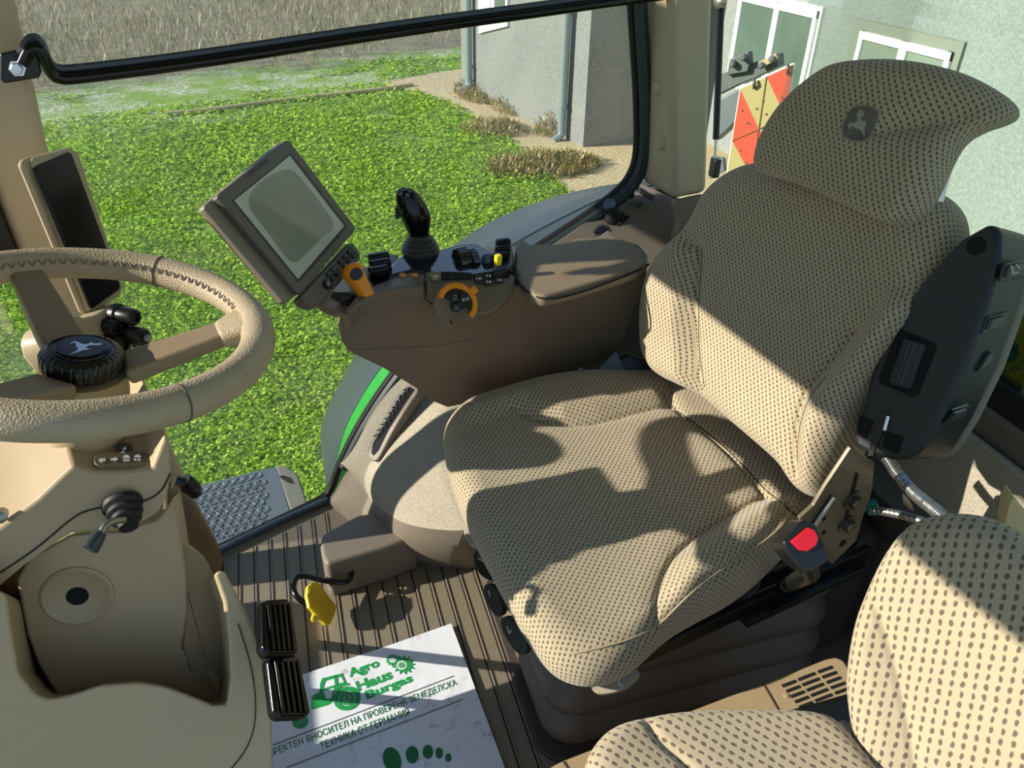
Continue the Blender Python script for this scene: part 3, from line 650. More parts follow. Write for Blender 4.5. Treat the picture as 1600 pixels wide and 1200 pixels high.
ptext('ДИРЕКТЕН ВНОСИТЕЛ НА ПРОВЕРЕНА ЗЕМЕДЕЛСКА',(409,1190),(716,1072),15,GPRINT2,.006,label='green Cyrillic line, upper')
ptext('ТЕХНИКА ОТ ГЕРМАНИЯ',(502,1172),(641,1117),14,GPRINT2,.006,label='green Cyrillic line, lower')
def pflat(name,polys,mat,lab=None,t=.0008):
    bm=BM()
    for poly in polys: prism(bm,[pz(x,y,zP+.0003) for x,y in poly],V((0,0,t)))
    return link(name,bm,mat,ps,smooth=False,label=lab)
def pell(cx,cy,rx,ry,n=28,rot=0): return [(cx+rx*math.cos(2*math.pi*i/n)*math.cos(rot)-ry*math.sin(2*math.pi*i/n)*math.sin(rot),cy+rx*math.cos(2*math.pi*i/n)*math.sin(rot)+ry*math.sin(2*math.pi*i/n)*math.cos(rot)) for i in range(n)]
pflat('printed_lines',[[(426,1164),(709,1056),(709,1056.8),(426,1165)],[(448,1199),(723,1092.5),(723,1093.3),(448,1200)]],BLKINK,'thin black rules')
# tractor drawing
def cp(x,y): return (400+x/4.444,960+y/4.444)
trac=[[cp(*q) for q in ((385,585),(385,662),(500,628),(535,600),(545,540),(600,500),(655,490),(640,478),(590,475),(545,505),(520,585),(490,590),(470,540),(440,545),(400,560))],
 [cp(*q) for q in ((440,545),(445,480),(460,445),(600,410),(603,425),(480,462),(465,500),(468,545))],
 [cp(*q) for q in ((540,430),(560,425),(568,485),(548,495))],[cp(*q) for q in ((470,515),(555,490),(556,503),(470,530))],[cp(*q) for q in ((588,420),(600,416),(625,478),(612,482))]]
pflat('tractor_drawing',trac,GPRINT,'green tractor drawing')
def annulus(cx,cy,rx,ry,f,n=40,rot=-.35):
    bm=BM(); a=[pz(*q,zP+.0003) for q in pell(cx,cy,rx,ry,n,rot)]; b=[pz(*q,zP+.0003) for q in pell(cx,cy,rx*f,ry*f,n,rot)]
    A=[bm.verts.new(p+V((0,0,.0008))) for p in a];B=[bm.verts.new(p+V((0,0,.0008))) for p in b]
    for i in range(n): bm.faces.new((A[i],A[(i+1)%n],B[(i+1)%n],B[i]))
    return bm
for cx,cy,R_ in ((*cp(632,585),21.5),(*cp(308,745),12.5)):
    for f0,f1 in ((1,.62),(.55,.28),(.2,.02)):
        link('wheel_drawing',annulus(cx,cy,R_*f0,R_*.86*f0,f1/f0),GPRINT,ps,smooth=False)
def star(cx,cy,ro,ri,n,rot=0): return [(cx+(ro if i%2 else ri)*math.cos(rot+math.pi*i/n),cy+(ro if i%2 else ri)*.82*math.sin(rot+math.pi*i/n)) for i in range(2*n)]
pflat('sunflower_drawing',[star(*cp(950,318),12,8,13),star(*cp(1025,350),19,12,13,.2)],GPRINT,'green sunflower drawings')
pflat('sunflower_centre',[pell(*cp(950,318),5.5,4.4)],PAPER,t=.0012); pflat('sunflower_centre',[pell(*cp(1012,355),8.2,7)],PAPER,t=.0012)
pflat('sunflower_seeds',[pell(cp(1012,355)[0]+5*math.cos(a)*f,cp(1012,355)[1]+4*math.sin(a)*f,1.3,1,8) for a in [i*.7 for i in range(9)] for f in (.5,1.05)]+[pell(cp(950,318)[0]+3*math.cos(i),cp(950,318)[1]+2.4*math.sin(i),.9,.7,8) for i in range(6)],GPRINT,t=.0016)
pflat('printed_dots',[pell(*cp(945,1010),14,20,rot=-.3),pell(*cp(1085,975),10,13.5),pell(*cp(1193,955),8.2,10.8),pell(*cp(1272,963),6,8.5),pell(*cp(1335,995),4.8,6.5)],GPRINT2,'row of green ovals')
# ============================================================ OPERATOR SEAT
S=thing('operator_seat','beige dotted fabric driver seat with headrest and pale shield emblem, on a bellows base','seat',V((.58,.93,0)))
# bellows base
fx0,fx1,fy0,fy1=.315,.875,.745,1.17
def rrect(x0,x1,y0,y1,r,z,n=8):
    out=[]
    for cx,cy,a0 in ((x1-r,y1-r,0),(x0+r,y1-r,90),(x0+r,y0+r,180),(x1-r,y0+r,270)):
        for i in range(n+1): a=math.radians(a0+90*i/n); out.append(V((cx+r*math.cos(a),cy+r*math.sin(a),z)))
    return out
rings=[]; zt=.40; nz=66
for i in range(nz+1):
    z=zt*i/nz; f=(z/.078)%1; wv=.020*(1-abs(2*f-1)**1.8) if z<.39 else 0
    g=-.012+wv - .018*(z/zt)
    rings.append(rrect(fx0-g,fx1+g,fy0-g,fy1+g,.05+.01*wv/.02,z))
bm=BM(); loft(bm,rings); link('bellows',bm,BELLOW,S,sharp=60)
bm=BM(); prism(bm,rrect(fx0-.02,fx1+.02,fy0-.02,fy1+.02,.05,0),V((0,0,.012))); link('base_flange',bm,plain('dark base flange',(64,58,50),.6),S,bevel=.003)
def sf(a,b,z): # seat frame coordinates: a forward, b to its right
    return V((.53,.92,z))+UFW*a+URT*b
bm=BM(); prism(bm,[sf(.25,.22,.395),sf(.25,-.245,.395),sf(-.27,-.245,.395),sf(-.27,.22,.395)],V((0,0,.05))); link('seat_pan',bm,BLACK,S,bevel=.01)
bm=BM()
box(bm,sf(-.02,-.262,.405),UFW,URT,V((0,0,1)),.50,.012,.028); box(bm,sf(-.12,-.275,.395),UFW,URT,V((0,0,1)),.26,.02,.012); link('slide_rail',bm,plain('black rail steel',(30,30,30),.3,metal=.5),S,bevel=.002)
# cushion
ZC=.485
rim=[(1048,594,ZC),(1000,600,ZC),(930,596,ZC),(860,603,ZC),(790,622,ZC),(735,640,ZC),(703,656,ZC-.002),(691,685,ZC-.008),(698,735,ZC-.014),(716,790,ZC-.018),(745,850,ZC-.022),(782,920,ZC-.026),(818,985,ZC-.03),(855,1040,ZC-.034),(898,1061,ZC-.036),(945,1061,ZC-.036),(990,1040,ZC-.036),(1040,990,ZC-.034),(1090,960,ZC-.03),(1150,930,ZC-.028),(1205,885,ZC-.024),(1255,830,ZC-.02),(1288,800,ZC-.015),(1320,760,ZC-.01),(1260,690,ZC),(1180,630,ZC),(1110,590,ZC)]
rim3=[pz(x,y,z) for x,y,z in rim]
def cz(*l): return [pz(x,y,ZC+.03) for x,y in l]
ctr=pz(985,810,ZC-.02)
cush=pillow('cushion',rim3,V((0,0,1)),.040,.045,.16,FAB,S,ctr=ctr,uaxis=URT,nr=100,na=420,power=2.3,
 grooves=[cz((1052,596),(1046,630),(1100,668),(1150,712),(1197,764),(1235,800),(1250,812)),cz((1046,630),(1000,640),(940,655),(880,662),(830,652),(800,642)),
          cz((1197,764),(1140,790),(1085,825),(1050,855),(1030,900),(1027,950),(1032,990)),
          cz((1232,795),(1200,835),(1140,882),(1100,905),(1060,950),(1030,985),(985,1005),(930,1015)),cz((1035,612),(1046,630))],
 bolsters=[(cz((1052,590),(1046,630),(940,655),(880,662),(820,650),(700,680),(690,560),(1050,560)),.016,.05),
           (cz((1200,764),(1140,790),(1085,825),(1050,855),(1030,900),(1027,950),(1035,1010),(1100,1080),(1400,900),(1300,760)),.028,.05)],dish=.010,gd=.006,gs=.004)
CT_=bvh(cush)
def castline(pts,lift,n=60): return resample([cast(CT_,x,y,(0,0,1),lift) for x,y in [(p.x,p.y) for p in resample([V((a,b,0)) for a,b in pts],n,2)]],n*2,1)
bm=BM(); tube(bm,castline([(1236,800),(1222,822),(1200,842),(1170,862),(1140,882),(1100,908),(1060,946),(1030,978),(985,1000),(940,1012),(895,1022)],.0006),.0016,8); link('piping',bm,plain('beige piping',(170,152,122),.9),cush)
bm=BM(); tube(bm,castline([(1048,634),(1070,650),(1100,671),(1150,714),(1195,764)],-.0006),.0013,6); link('seam',bm,plain('dark brown seam',(64,50,38),.9),cush); bm=BM(); tube(bm,castline([(1197,766),(1220,785),(1245,806)],-.0006),.0013,6); link('seam',bm,plain('dark brown seam',(64,50,38),.9),cush)

# backrest
def bp(x,y,h=0): return pp(x,y,PB+NB*h,NB)
brim=[(1045,588),(1026,560),(1021,520),(1023,470),(1031,432),(1050,398),(1078,362),(1097,335),(1112,300),(1145,270),(1190,252),(1260,262),(1340,275),(1420,285),(1470,300),(1496,325),(1503,360),(1498,420),(1468,500),(1425,560),(1375,620),(1345,680),(1320,735),(1298,776),(1283,779),(1262,770),(1243,735),(1200,697),(1150,655),(1100,612)]
bk3=[bp(x,y,0) for x,y in brim]
def bh(*l): return [bp(x,y,.035) for x,y in l]
pillow('backrest',bk3,NB,.052,.07,.2,FAB,S,ctr=bp(1230,510),uaxis=URT,nr=100,na=420,power=2.2,
 grooves=[bh((1098,392),(1093,440),(1090,500),(1094,560),(1103,610)),bh((1098,392),(1082,375)),bh((1340,520),(1300,570),(1262,610),(1248,660),(1250,740))],
 bolsters=[(bh((1098,392),(1093,440),(1090,500),(1094,560),(1103,620),(1000,640),(980,400),(1085,350)),.022,.035),(bh((1400,440),(1340,520),(1300,570),(1262,610),(1248,660),(1250,760),(1300,850),(1500,600),(1500,440)),.030,.05)],dish=.012,gd=.006,gs=.004)
bm=BM(); BT_=bvh([o for o in COL.objects if o.name=='backrest'][0])
def bline(pts,lift=.0004): return [cast(BT_,p.x,p.y,NB,lift) for p in resample([V((a,b,0)) for a,b in pts],60,2)]
tube(bm,bline([(1098,395),(1094,440),(1091,500),(1094,560),(1101,604)],-.0005),.0012,6); link('seam',bm,MC['dark brown seam'],[o for o in COL.objects if o.name=='backrest'][0]); bm=BM(); tube(bm,bline([(1290,590),(1265,620),(1252,655),(1246,690),(1247,722)],-.0005),.0012,6); link('seam',bm,MC['dark brown seam'],[o for o in COL.objects if o.name=='backrest'][0])
# headrest, its outer tips curling back
rec2=math.radians(12); D2=UBK*math.sin(rec2)+V((0,0,math.cos(rec2))); NH=URT.cross(D2).normalized()
if NH.dot(UFW)<0: NH=-NH
PH=bp(1330,230,.075)
hr=[(1288,112,.02),(1315,98,.02),(1360,93,.03),(1410,93,.04),(1470,103,.05),(1520,120,.065),(1560,143,.085),(1585,163,.10),(1588,180,.10),(1575,190,.095),(1535,202,.075),(1500,222,.05),(1478,262,.03),(1458,310,.02),(1436,342,.012),(1412,354,.01),(1388,350,.005),(1345,330,.0),(1290,303,.0),(1240,284,.0),(1205,276,.0),(1190,268,0),(1187,250,0),(1197,215,0),(1220,175,.004),(1250,142,.01)]
hrim=[pp(x,y,PH-NH*d,NH) for x,y,d in hr]
hd=pillow('headrest',hrim,NH,.036,.038,.22,FAB,S,ctr=pp(1340,220,PH-NH*.012,NH),uaxis=URT,nr=70,na=360,power=2.3)
for x0,y0,x1,y1 in ((1488,236,1462,330),(1300,200,1280,300)):
    bm=BM(); tube(bm,[pp(x0,y0,PH-NH*.05,NH),pp(x1,y1,PH-NH*.055,NH)],.0065,12); link('headrest_post',bm,CHROME,S)
# shield patch and deer
sh=[(1328,168),(1345,163),(1362,165),(1376,173),(1373,188),(1362,212),(1350,222),(1330,221),(1315,212),(1316,196)]
Pe=PH+NH*.02; HT_=bvh(hd)
decal('emblem_patch',HT_,spx(sh),NH,.0012,plain('grey patch border',(134,134,122),.8),hd)
c0=(1346,193); sh2=[(c0[0]+(x-c0[0])*.93,c0[1]+(y-c0[1])*.93) for x,y in sh]
decal('patch_field',HT_,spx(sh2),NH,.0016,plain('dark grey patch',(98,94,82),.85),hd)
decalpoly('deer_emblem',HT_,[(1150+x/3.529,60+y/3.529) for x,y in DEER],NH,.0021,plain('pale grey deer print',(146,148,136),.8),hd)
# recliner plate on the near side
npl=-URT
Ppl=sf(-.20,-.29,.5)
slabpx('recliner_plate',[(1290,760),(1318,718),(1330,700),(1367,722),(1362,770),(1348,810),(1338,845),(1300,882),(1262,850),(1250,810),(1272,790)],Ppl,npl,.006,PLATE,S,bevel=.001)
plt=S
for x,y,r_ in ((1331,781,.017),(1322,818,.017)):
    p=pp(x,y,Ppl,npl); bm=BM(); lathe(bm,p,npl,[(0,0),(r_*.95,0),(r_*.95,.003),(0,.003)],28); lathe(bm,p+npl*.003,npl,[(0,0),(r_*.6,0),(r_*.6,.008),(r_*.5,.009),(0,.009)],6); link('bolt',bm,plain('dark steel bolt',(110,106,95),.3,metal=.8),S,sharp=20)
bm=BM()
for x,y,r_ in ((1288,811,.0035),(1288,832,.004),(1317,849,.0065)): lathe(bm,pp(x,y,Ppl+npl*.0006,npl),npl,[(0,0),(r_,0),(r_,.0004),(0,.0004)],20)
prism(bm,[pp(x,y,Ppl+npl*.0004,npl) for x,y in ((1337,738),(1341,740),(1336,765),(1330,785),(1324,812),(1319,812),(1326,780),(1332,758))],npl*.0006)
link('plate_hole',bm,DARK,S,label='dark holes and slot in the plate')
bm=BM(); tube(bm,[pp(1303,776,Ppl+npl*.004,npl),pp(1290,795,Ppl+npl*.004,npl),pp(1272,822,Ppl+npl*.004,npl)],.004,8); link('plate_edge',bm,STEEL,S)
# armrest folded upright at the near side of the backrest
Pa=PB-URT*.31+NB*.055
ar=[(1500,374),(1545,348),(1562,360),(1562,400),(1545,470),(1510,570),(1470,655),(1440,705),(1425,716),(1398,720),(1362,712),(1336,698),(1331,680),(1348,640),(1358,590),(1370,555),(1400,495),(1440,440)]
A3=[pp(x,y,Pa,NB) for x,y in ar]
am=thing('folded_armrest','black armrest folded upright beside the driver seat back','armrest',A3[12])
bm=BM(); back=-NB*.082
prism(bm,A3,back); body=link('body',bm,SOFTBLK,am,bevel=.014,seg=5,angle=20)
# fabric pad on the rear side
bm=BM(); prism(bm,[p+back*.99 for p in A3],-NB*.022); link('arm_pad',bm,plain('grey armrest fabric',(128,122,104),.9,bump=.5,bs=500),am,bevel=.009,angle=20)
bm=BM(); lathe(bm,pp(1525,384,Pa+NB*.0005,NB),NB,[(0,0),(.0115,0),(.0115,.0006),(0,.0006)],32); link('screw_hole',bm,DARK,am,label='round dark hole')
bm=BM(); prism(bm,[pp(x,y,Pa+NB*.0005,NB) for x,y in ((1403,514),(1410,515),(1459,535),(1463,543),(1434,618),(1427,621),(1376,599),(1373,592))],NB*.0008); link('recess',bm,DARK,am)
wa,wb=pp(1431,532,Pa+NB*.002,NB),pp(1406,603,Pa+NB*.002,NB); bm=BM(); seg=72
ax=(wb-wa).normalized(); u_,v_=frame(ax); rings=[]
for hh in (0,.002,(wb-wa).length-.002,(wb-wa).length):
    rr=.0175 if hh in (.002,(wb-wa).length-.002) else .0155
    rings.append([wa-NB*.008+ax*hh+(u_*math.cos(2*math.pi*k/seg)+v_*math.sin(2*math.pi*k/seg))*(rr+(.0012 if k%4<2 else 0)) for k in range(seg)])
loft(bm,rings); link('adjuster_wheel',bm,SOFTBLK,am,sharp=25)
for poly in (((1343,648),(1366,658),(1353,686),(1338,679)),((1384,673),(1412,683),(1403,709),(1379,699))):
    bm=BM(); prism(bm,[pp(x,y,Pa+NB*.0005,NB) for x,y in poly],NB*.0006); link('slot',bm,DARK,am)
bm=BM(); tube(bm,[pp(1388,650,Pa+NB*.002,NB),pp(1382,672,Pa+NB*.002,NB)],.0028,8); link('release_pin',bm,CHROME,am,label='bright steel pin')
bm=BM(); prism(bm,[pp(x,y,Pa+NB*.0004,NB) for x,y in ((1372,645),(1388,642),(1380,676),(1362,718),(1355,716))],NB*.0015); link('hinge_groove',bm,plain('black shadow gap',(14,15,16),.3),am,bevel=.0005)
# switches on the outer face
nO=None
i0=A3[4];i1=A3[7]; ln=(A3[3]-A3[7]).normalized(); nO=ln.cross(back).normalized()
if nO.dot(CP-i0)<0: nO=-nO
def onO(x,y,h=0): return pp(x,y,i0+nO*h,nO)
sw=[((1566,412),(1600,404),(1602,432),(1558,440)),((1540,494),(1572,486),(1566,512),(1529,522)),((1540,546),(1552,540),(1545,566),(1512,592)),((1487,640),(1512,630),(1505,650),(1470,662))]
for i,poly in enumerate(sw):
    bm=BM(); prism(bm,[onO(x,y,.0) for x,y in poly],nO*.004); q=link('switch_frame',bm,plain('black switch frame',(30,34,35),.35),am,bevel=.0015)
    cx=sum(p[0] for p in poly)/4; cy=sum(p[1] for p in poly)/4
    bm=BM(); prism(bm,[onO(cx+(x-cx)*.62,cy+(y-cy)*.62,.003) for x,y in poly],nO*.006); b=link('rocker',bm,plain('dark grey rocker',(58,64,62),.35),q,bevel=.0015)
    if i==0:
        bm=BM(); 
        for l in (((1580,415),(1583,428)),((1583,428),(1591,425)),((1588,413),(1594,420))): tube(bm,[onO(*l[0],.0095),onO(*l[1],.0095)],.0006,5)
        link('switch_symbol',bm,WHITE,b)
    if i==3:
        bm=BM(); 
        for l in (((1488,640),(1511,632)),((1491,645),(1508,639))): tube(bm,[onO(*l[0],.009),onO(*l[1],.009)],.0009,5)
        link('bright_edge',bm,GREYPRINT,b)
# belt buckle
bk=thing('seat_belt_buckle','black seat belt buckle with red press button beside the driver seat','buckle',pd(1255,850,.95))
nb=V((-.15,-.72,.68)).normalized(); Pb=pd(1255,845,.93)
slabpx('buckle_body',[(1223,846),(1252,813),(1262,812),(1276,820),(1284,838),(1297,862),(1292,880),(1262,896),(1246,884),(1228,862)],Pb,nb,.035,BLACK,bk,bevel=.006,smooth=0)
slabpx('latch_slot',[(1232,844),(1253,820),(1262,819),(1270,825),(1265,832),(1240,850)],Pb+nb*.0006,nb,.003,DARK,bk,bevel=.0005)
slabpx('press_button',[(1236,846),(1263,824),(1274,828),(1280,841),(1276,853),(1262,862),(1250,860)],Pb+nb*.004,nb,.006,RED,bk,bevel=.0015,smooth=0,label='red press button')
bm=BM(); tube(bm,[pp(1262,878,Pb-nb*.02,nb),pp(1266,896,Pb-nb*.03,nb),V((.66,.68,.41))],.011,10); link('stalk',bm,BLACK,bk)
# adjustment handles
def handle(px,P0,n,th,mat,lab,mark=None,pre=None):
    t=thing('adjuster_handle',lab,'handle',pp(px[0][0],px[0][1],P0,n),group='adjustment handles round the driver seat')
    slabpx('grip',px,P0,n,th,mat,t,bevel=.004,smooth=2)
    if mark:
        bm=BM()
        for a,b in mark: tube(bm,[pp(*a,P0+V(n).normalized()*.0008,n),pp(*b,P0+V(n).normalized()*.0008,n)],.0008,5)
        link('symbol',bm,WHITE,t,label='white symbol')
    return t
HG=plain('dark grey handle plastic',(54,54,50),.45,bump=.2); HT=plain('pale taupe handle plastic',(150,142,122),.45)
nH=V((-.35,-.35,.87)).normalized()
handle([(1125,945),(1140,925),(1170,898),(1188,893),(1190,910),(1180,928),(1150,948),(1130,952)],sf(-.02,-.27,.42),nH,.014,HG,'dark oval lever under the near side of the seat cushion',[((1168,902),(1174,909)),((1176,898),(1180,905))])
handle([(922,1068),(935,1060),(985,1046),(1000,1046),(998,1060),(975,1078),(940,1086),(925,1080)],sf(.24,-.30,.405),nH,.014,HT,'pale lever with a white mark at the front near corner of the seat',[((968,1058),(966,1068)),((966,1068),(973,1072)),((968,1058),(972,1055))])
handle([(723,828),(728,812),(740,808),(745,830),(752,848),(738,853),(728,845)],sf(.27,.19,.40),nH,.02,HT,'pale lever at the far front corner of the seat',[((730,827),(733,820)),((733,820),(727,824))])
nG=V((-.75,-.45,.5)).normalized()
handle([(737,868),(744,855),(755,860),(768,885),(782,900),(780,910),(762,908),(745,895)],sf(.275,.11,.40),nG,.018,BLACK,'black lever under the seat front with a small seat symbol',[((747,872),(757,878)),((750,868),(760,874))])
handle([(754,912),(770,915),(782,930),(785,955),(779,966),(768,958),(757,935)],sf(.28,.03,.37),nG,.018,HG,'flat dark rocker below the seat front, farther of two',[((763,922),(766,932))])
handle([(775,918),(786,914),(800,935),(808,955),(800,962),(785,945)],sf(.275,.03,.40),nG,.018,BLACK,'black lever below the seat front between two rockers',[((788,930),(793,936))])
handle([(782,962),(800,968),(815,985),(825,1010),(818,1026),(806,1022),(790,1000),(780,980)],sf(.285,-.09,.37),nG,.02,HG,'dark rocker below the seat front, nearest the camera',[((792,978),(796,990)),((796,990),(799,984))])
# belt retractor parts between console and seat
rt_=thing('belt_retractor','black seat belt guide with draped sleeve between seat and armrest console','belt',pz(985,590,.5))
Pr=py_(960,570,1.19)
nr_=V((-.3,-.8,.55)).normalized()
slabpx('sleeve',[(936,572),(944,566),(962,546),(968,552),(972,566),(984,584),(970,600),(950,606),(944,596)],Pr,nr_,.03,plain('worn black sleeve',(74,76,78),.35,bump=.8,bs=60),rt_,bevel=.004)
slabpx('guide',[(965,560),(985,552),(1003,560),(1010,572),(1030,600),(1020,612),(980,612),(960,600)],Pr-nr_*.02,nr_,.05,BLACK,rt_,bevel=.006)
slabpx('cover',[(1010,562),(1028,540),(1045,560),(1075,595),(1050,612),(1015,606)],Pr-nr_*.05,nr_,.05,RUBBER,rt_,bevel=.01)
slabpx('base_plate',[(735,628),(800,612),(880,590),(950,566),(1010,560),(1050,595),(1000,640),(860,640),(760,650)],pz(900,600,.44),V((0,0,1)),.02,DARK if 0 else BLACK,rt_,bevel=.003)
bm=BM(); lathe(bm,pz(907,582,.45),V((0,0,1)),[(0,-.005),(.010,-.005),(.010,.003),(.006,.005),(.006,.009),(0,.009)],6); link('bolt',bm,STEEL,rt_)
# ============================================================ ARMREST CONSOLE
C=thing('armrest_console','taupe armrest control console with storage lid, to the far side of the driver seat','console',V((.4,1.28,.45)))
PN=V((.42,1.235,.69)); NN=V((0,-1,-.22)).normalized()
NN2=(-URT+V((0,0,.0))).normalized()
no=[(529,508),(533,484),(550,468),(590,466),(640,462),(668,452),(700,455),(800,444),(835,452),(858,470),(890,462),(935,448),(980,430),(1009,416),(1010,430),(999,460),(984,500),(970,535),(958,556),(925,568),(885,582),(830,598),(770,616),(728,630),(700,636),(680,628),(650,606),(600,575),(548,550),(534,534)]
near=[pp(x,y,PN,NN) for x,y in no]
far=[]
zt=max(p.z for p in near)
for p in near:
    f=max(0,min(1,(zt-p.z)/.22)); far.append(V((p.x,1.35+.07*max(0,min(1,p.x/.4))-.10*f,p.z)))
bm=BM(); prism(bm,near,V((0,1,0)),top=far); body=link('body',bm,BROWN,C,bevel=.022,seg=5,angle=22)
ZL=.742
ld=[(806,373),(822,373),(829,380),(885,380),(897,371),(930,370),(970,372),(1000,380),(1013,394),(1012,412),(985,424),(935,440),(880,456),(850,463),(830,458),(812,440),(802,420)]
tops=[pz(x,y,ZL) for x,y in ld]
# slightly lower outline near the camera so the front edge rolls over
tops=[pz(x,y,ZL if y<405 else ZL-.012) for x,y in ld]
bm=BM(); prism(bm,tops,V((0,0,-.026))); lid=link('lid',bm,LID,C,bevel=.012,seg=5,angle=25)
bm=BM(); ln=[(800,395),(801,425),(812,447),(836,464),(858,468),(900,459),(945,443),(990,426),(1014,413)]
tube(bm,[pz(x,y,ZL-.018) for x,y in ln],.0022,6,smooth=2); link('lid_gap',bm,DARK,C,label='dark gap below the lid')
# parting lines on the near face
def nfp(x,y,h=.0008): return pp(x,y,PN+NN*h,NN)
GAP=plain('dark seam gap',(52,44,34),.8)
bm=BM(); tube(bm,[nfp(*q) for q in ((534,497),(556,488),(590,478),(625,468),(664,466))],.0011,6,smooth=2); tube(bm,[nfp(*q) for q in ((664,440),(665,467),(674,475),(707,506))],.0011,6); link('seam',bm,GAP,C)
bm=BM(); tube(bm,[nfp(*q) for q in ((540,548),(600,546),(680,542),(760,528),(800,520),(860,500),(940,470),(1005,440))],.0007,5,smooth=2); tube(bm,[nfp(*q) for q in ((775,532),(800,540),(840,556),(885,580))],.0009,5,smooth=1); link('seam',bm,plain('lighter scuff line',(140,124,104),.7),C)
# top deck: taupe front cover, black glossy panel
ZD=.728
def zs_(pts,z): return [pz(x,y,z) for x,y in pts]
bm=BM(); prism(bm,zs_([(534,486),(552,466),(580,446),(610,434),(640,425),(664,425),(664,447),(620,450),(580,462),(556,478),(545,492)],ZD+.008),V((0,0,-.03))); link('front_cover',bm,BROWN,C,bevel=.006,seg=3)
bm=BM(); prism(bm,zs_([(605,432),(610,412),(620,402),(636,393),(690,388),(716,380),(745,378),(772,392),(800,392),(802,420),(780,424),(740,430),(700,427),(664,426),(640,424)],ZD+.012),V((0,0,-.035))); link('top_panel',bm,plain('black glossy deck',(24,28,30),.1,coat=.6),C,bevel=.007,seg=4)
for x,y in ((629,431),(648,431)):
    bm=BM(); lathe(bm,pz(x,y,ZD+.008),V((0,0,1)),[(0,0),(.0065,0),(.0065,.002),(.0045,.0038),(0,.0042)],20); link('round_button',bm,AMBER,C,label='small amber round button')
# raised brown strip with keys
NS=(V((0,0,1))*.85-URT*.5).normalized(); PS=pz(735,440,ZD+.004)
slabpx('key_strip',[(666,424),(700,424),(740,427),(790,424),(806,430),(806,450),(790,470),(770,486),(748,492),(700,470),(668,452)],PS,NS,.022,BROWN,C,bevel=.005)
slabpx('key',[(690,424),(706,424),(706,436),(690,437)],PS+NS*.003,NS,.006,BLACK,C,bevel=.001)
slabpx('key',[(707,424),(737,426),(738,436),(707,436)],PS+NS*.0028,NS,.006,BLACK,C,bevel=.001)
for poly,mk in (([(739,428),(753,430),(754,443),(742,440)],1),([(755,428),(770,427),(770,434),(756,435)],2),([(755,436),(770,435),(770,445),(757,446)],2),([(772,427),(788,425),(788,432),(772,434)],2),([(772,435),(788,433),(788,440),(772,443)],2)):
    k=slabpx('key',poly,PS+NS*.0035,NS,.006,plain('dark key plastic',(36,42,46),.3),C,bevel=.001)
    cx=sum(p[0] for p in poly)/4; cy=sum(p[1] for p in poly)/4
    bm=BM()
    for dx,w in ((-3,2.0),(1.2,3.2)): prism(bm,[pp(cx+dx+a,cy+b,PS+NS*.0039,NS) for a,b in ((0,-1.4),(w,-1.8),(w,1.2),(0,1.6))],NS*.0004)
    link('key_symbol',bm,WHITE,k,smooth=False)
# round start button
c_=pp(679.5,432,PS+NS*.002,NS); bm=BM(); lathe(bm,c_,NS,[(.0085,0),(.0105,0),(.0105,.003),(.0092,.004),(.0085,.003)],36); link('button_ring',bm,plain('pale brass ring',(150,138,112),.3,metal=.5),C)
bm=BM(); lathe(bm,c_,NS,[(0,0),(.0085,0),(.0085,.002),(0,.0024)],32); sb=link('round_key',bm,BLACK,C)
bm=BM(); prism(bm,[pp(x,y,PS+NS*.0048,NS) for x,y in ((676,433),(681,430),(681,434))],NS*.0003); prism(bm,[pp(x,y,PS+NS*.0048,NS) for x,y in ((682.5,430),(684.5,430),(684.5,434),(682.5,434))],NS*.0003); link('key_symbol',bm,WHITE,sb,smooth=False)
# orange speed wheel with its round symbol pads
ND=(V((0,0,1))*.62-URT*.78).normalized()
cd=pp(713,476,PS+NS*.010,NS)
ex=(pp(740,472,cd,ND)-pp(690,480,cd,ND)).normalized(); ey=ND.cross(ex)
def arc(r0,r1,a0,a1,h,n=40,rid=0):
    o=[];i_=[]
    for k in range(n+1):
        a=math.radians(a0+(a1-a0)*k/n); rr=r1+(rid if (k//2)%2 else 0)
        o.append(cd+(ex*math.cos(a)+ey*math.sin(a))*rr+ND*h); i_.append(cd+(ex*math.cos(a)+ey*math.sin(a))*r0+ND*h)
    return o+i_[::-1]
bm=BM(); prism(bm,arc(.0,.040,-60,235,.0),-ND*.012); link('dial_seat',bm,plain('taupe dial seat',(126,110,90),.4),C,bevel=.002)
bm=BM(); prism(bm,arc(.0265,.0365,-52,150,.010),-ND*.014); od=link('orange_wheel',bm,ORANGE,C,bevel=.002,label='orange speed wheel')
bm=BM()
for a in range(62,142,8):
    a=math.radians(a); d_=(ex*math.cos(a)+ey*math.sin(a)); tube(bm,[cd+d_*.028+ND*.0104,cd+d_*.0362+ND*.0098,cd+d_*.0372+ND*.0],.0010,6)
link('wheel_ribs',bm,ORANGE,od)
a=math.radians(28); d_=(ex*math.cos(a)+ey*math.sin(a)); tg=ND.cross(d_)
bm=BM(); box(bm,cd+d_*.037+ND*.008,d_,tg,ND,.014,.013,.014); link('wheel_tab',bm,ORANGE,od,bevel=.002)
bm=BM(); prism(bm,arc(.012,.0255,78,145,.0105),-ND*.006); p1=link('symbol_pad',bm,plain('dark dial pad',(34,33,26),.3),od,bevel=.0006)
bm=BM(); prism(bm,arc(.012,.0255,-35,66,.0105),-ND*.006); p2=link('symbol_pad',bm,MC['dark dial pad'],od,bevel=.0006)
bm=BM(); lathe(bm,cd-ey*.003-ex*.001+ND*.002,ND,[(0,0),(.0115,0),(.0115,.0085),(.0105,.0092),(0,.0092)],32); p3=link('centre_key',bm,BLACK,od)
A=pp(723,471,cd+ND*.011,ND);B=pp(734,468.5,cd+ND*.011,ND)
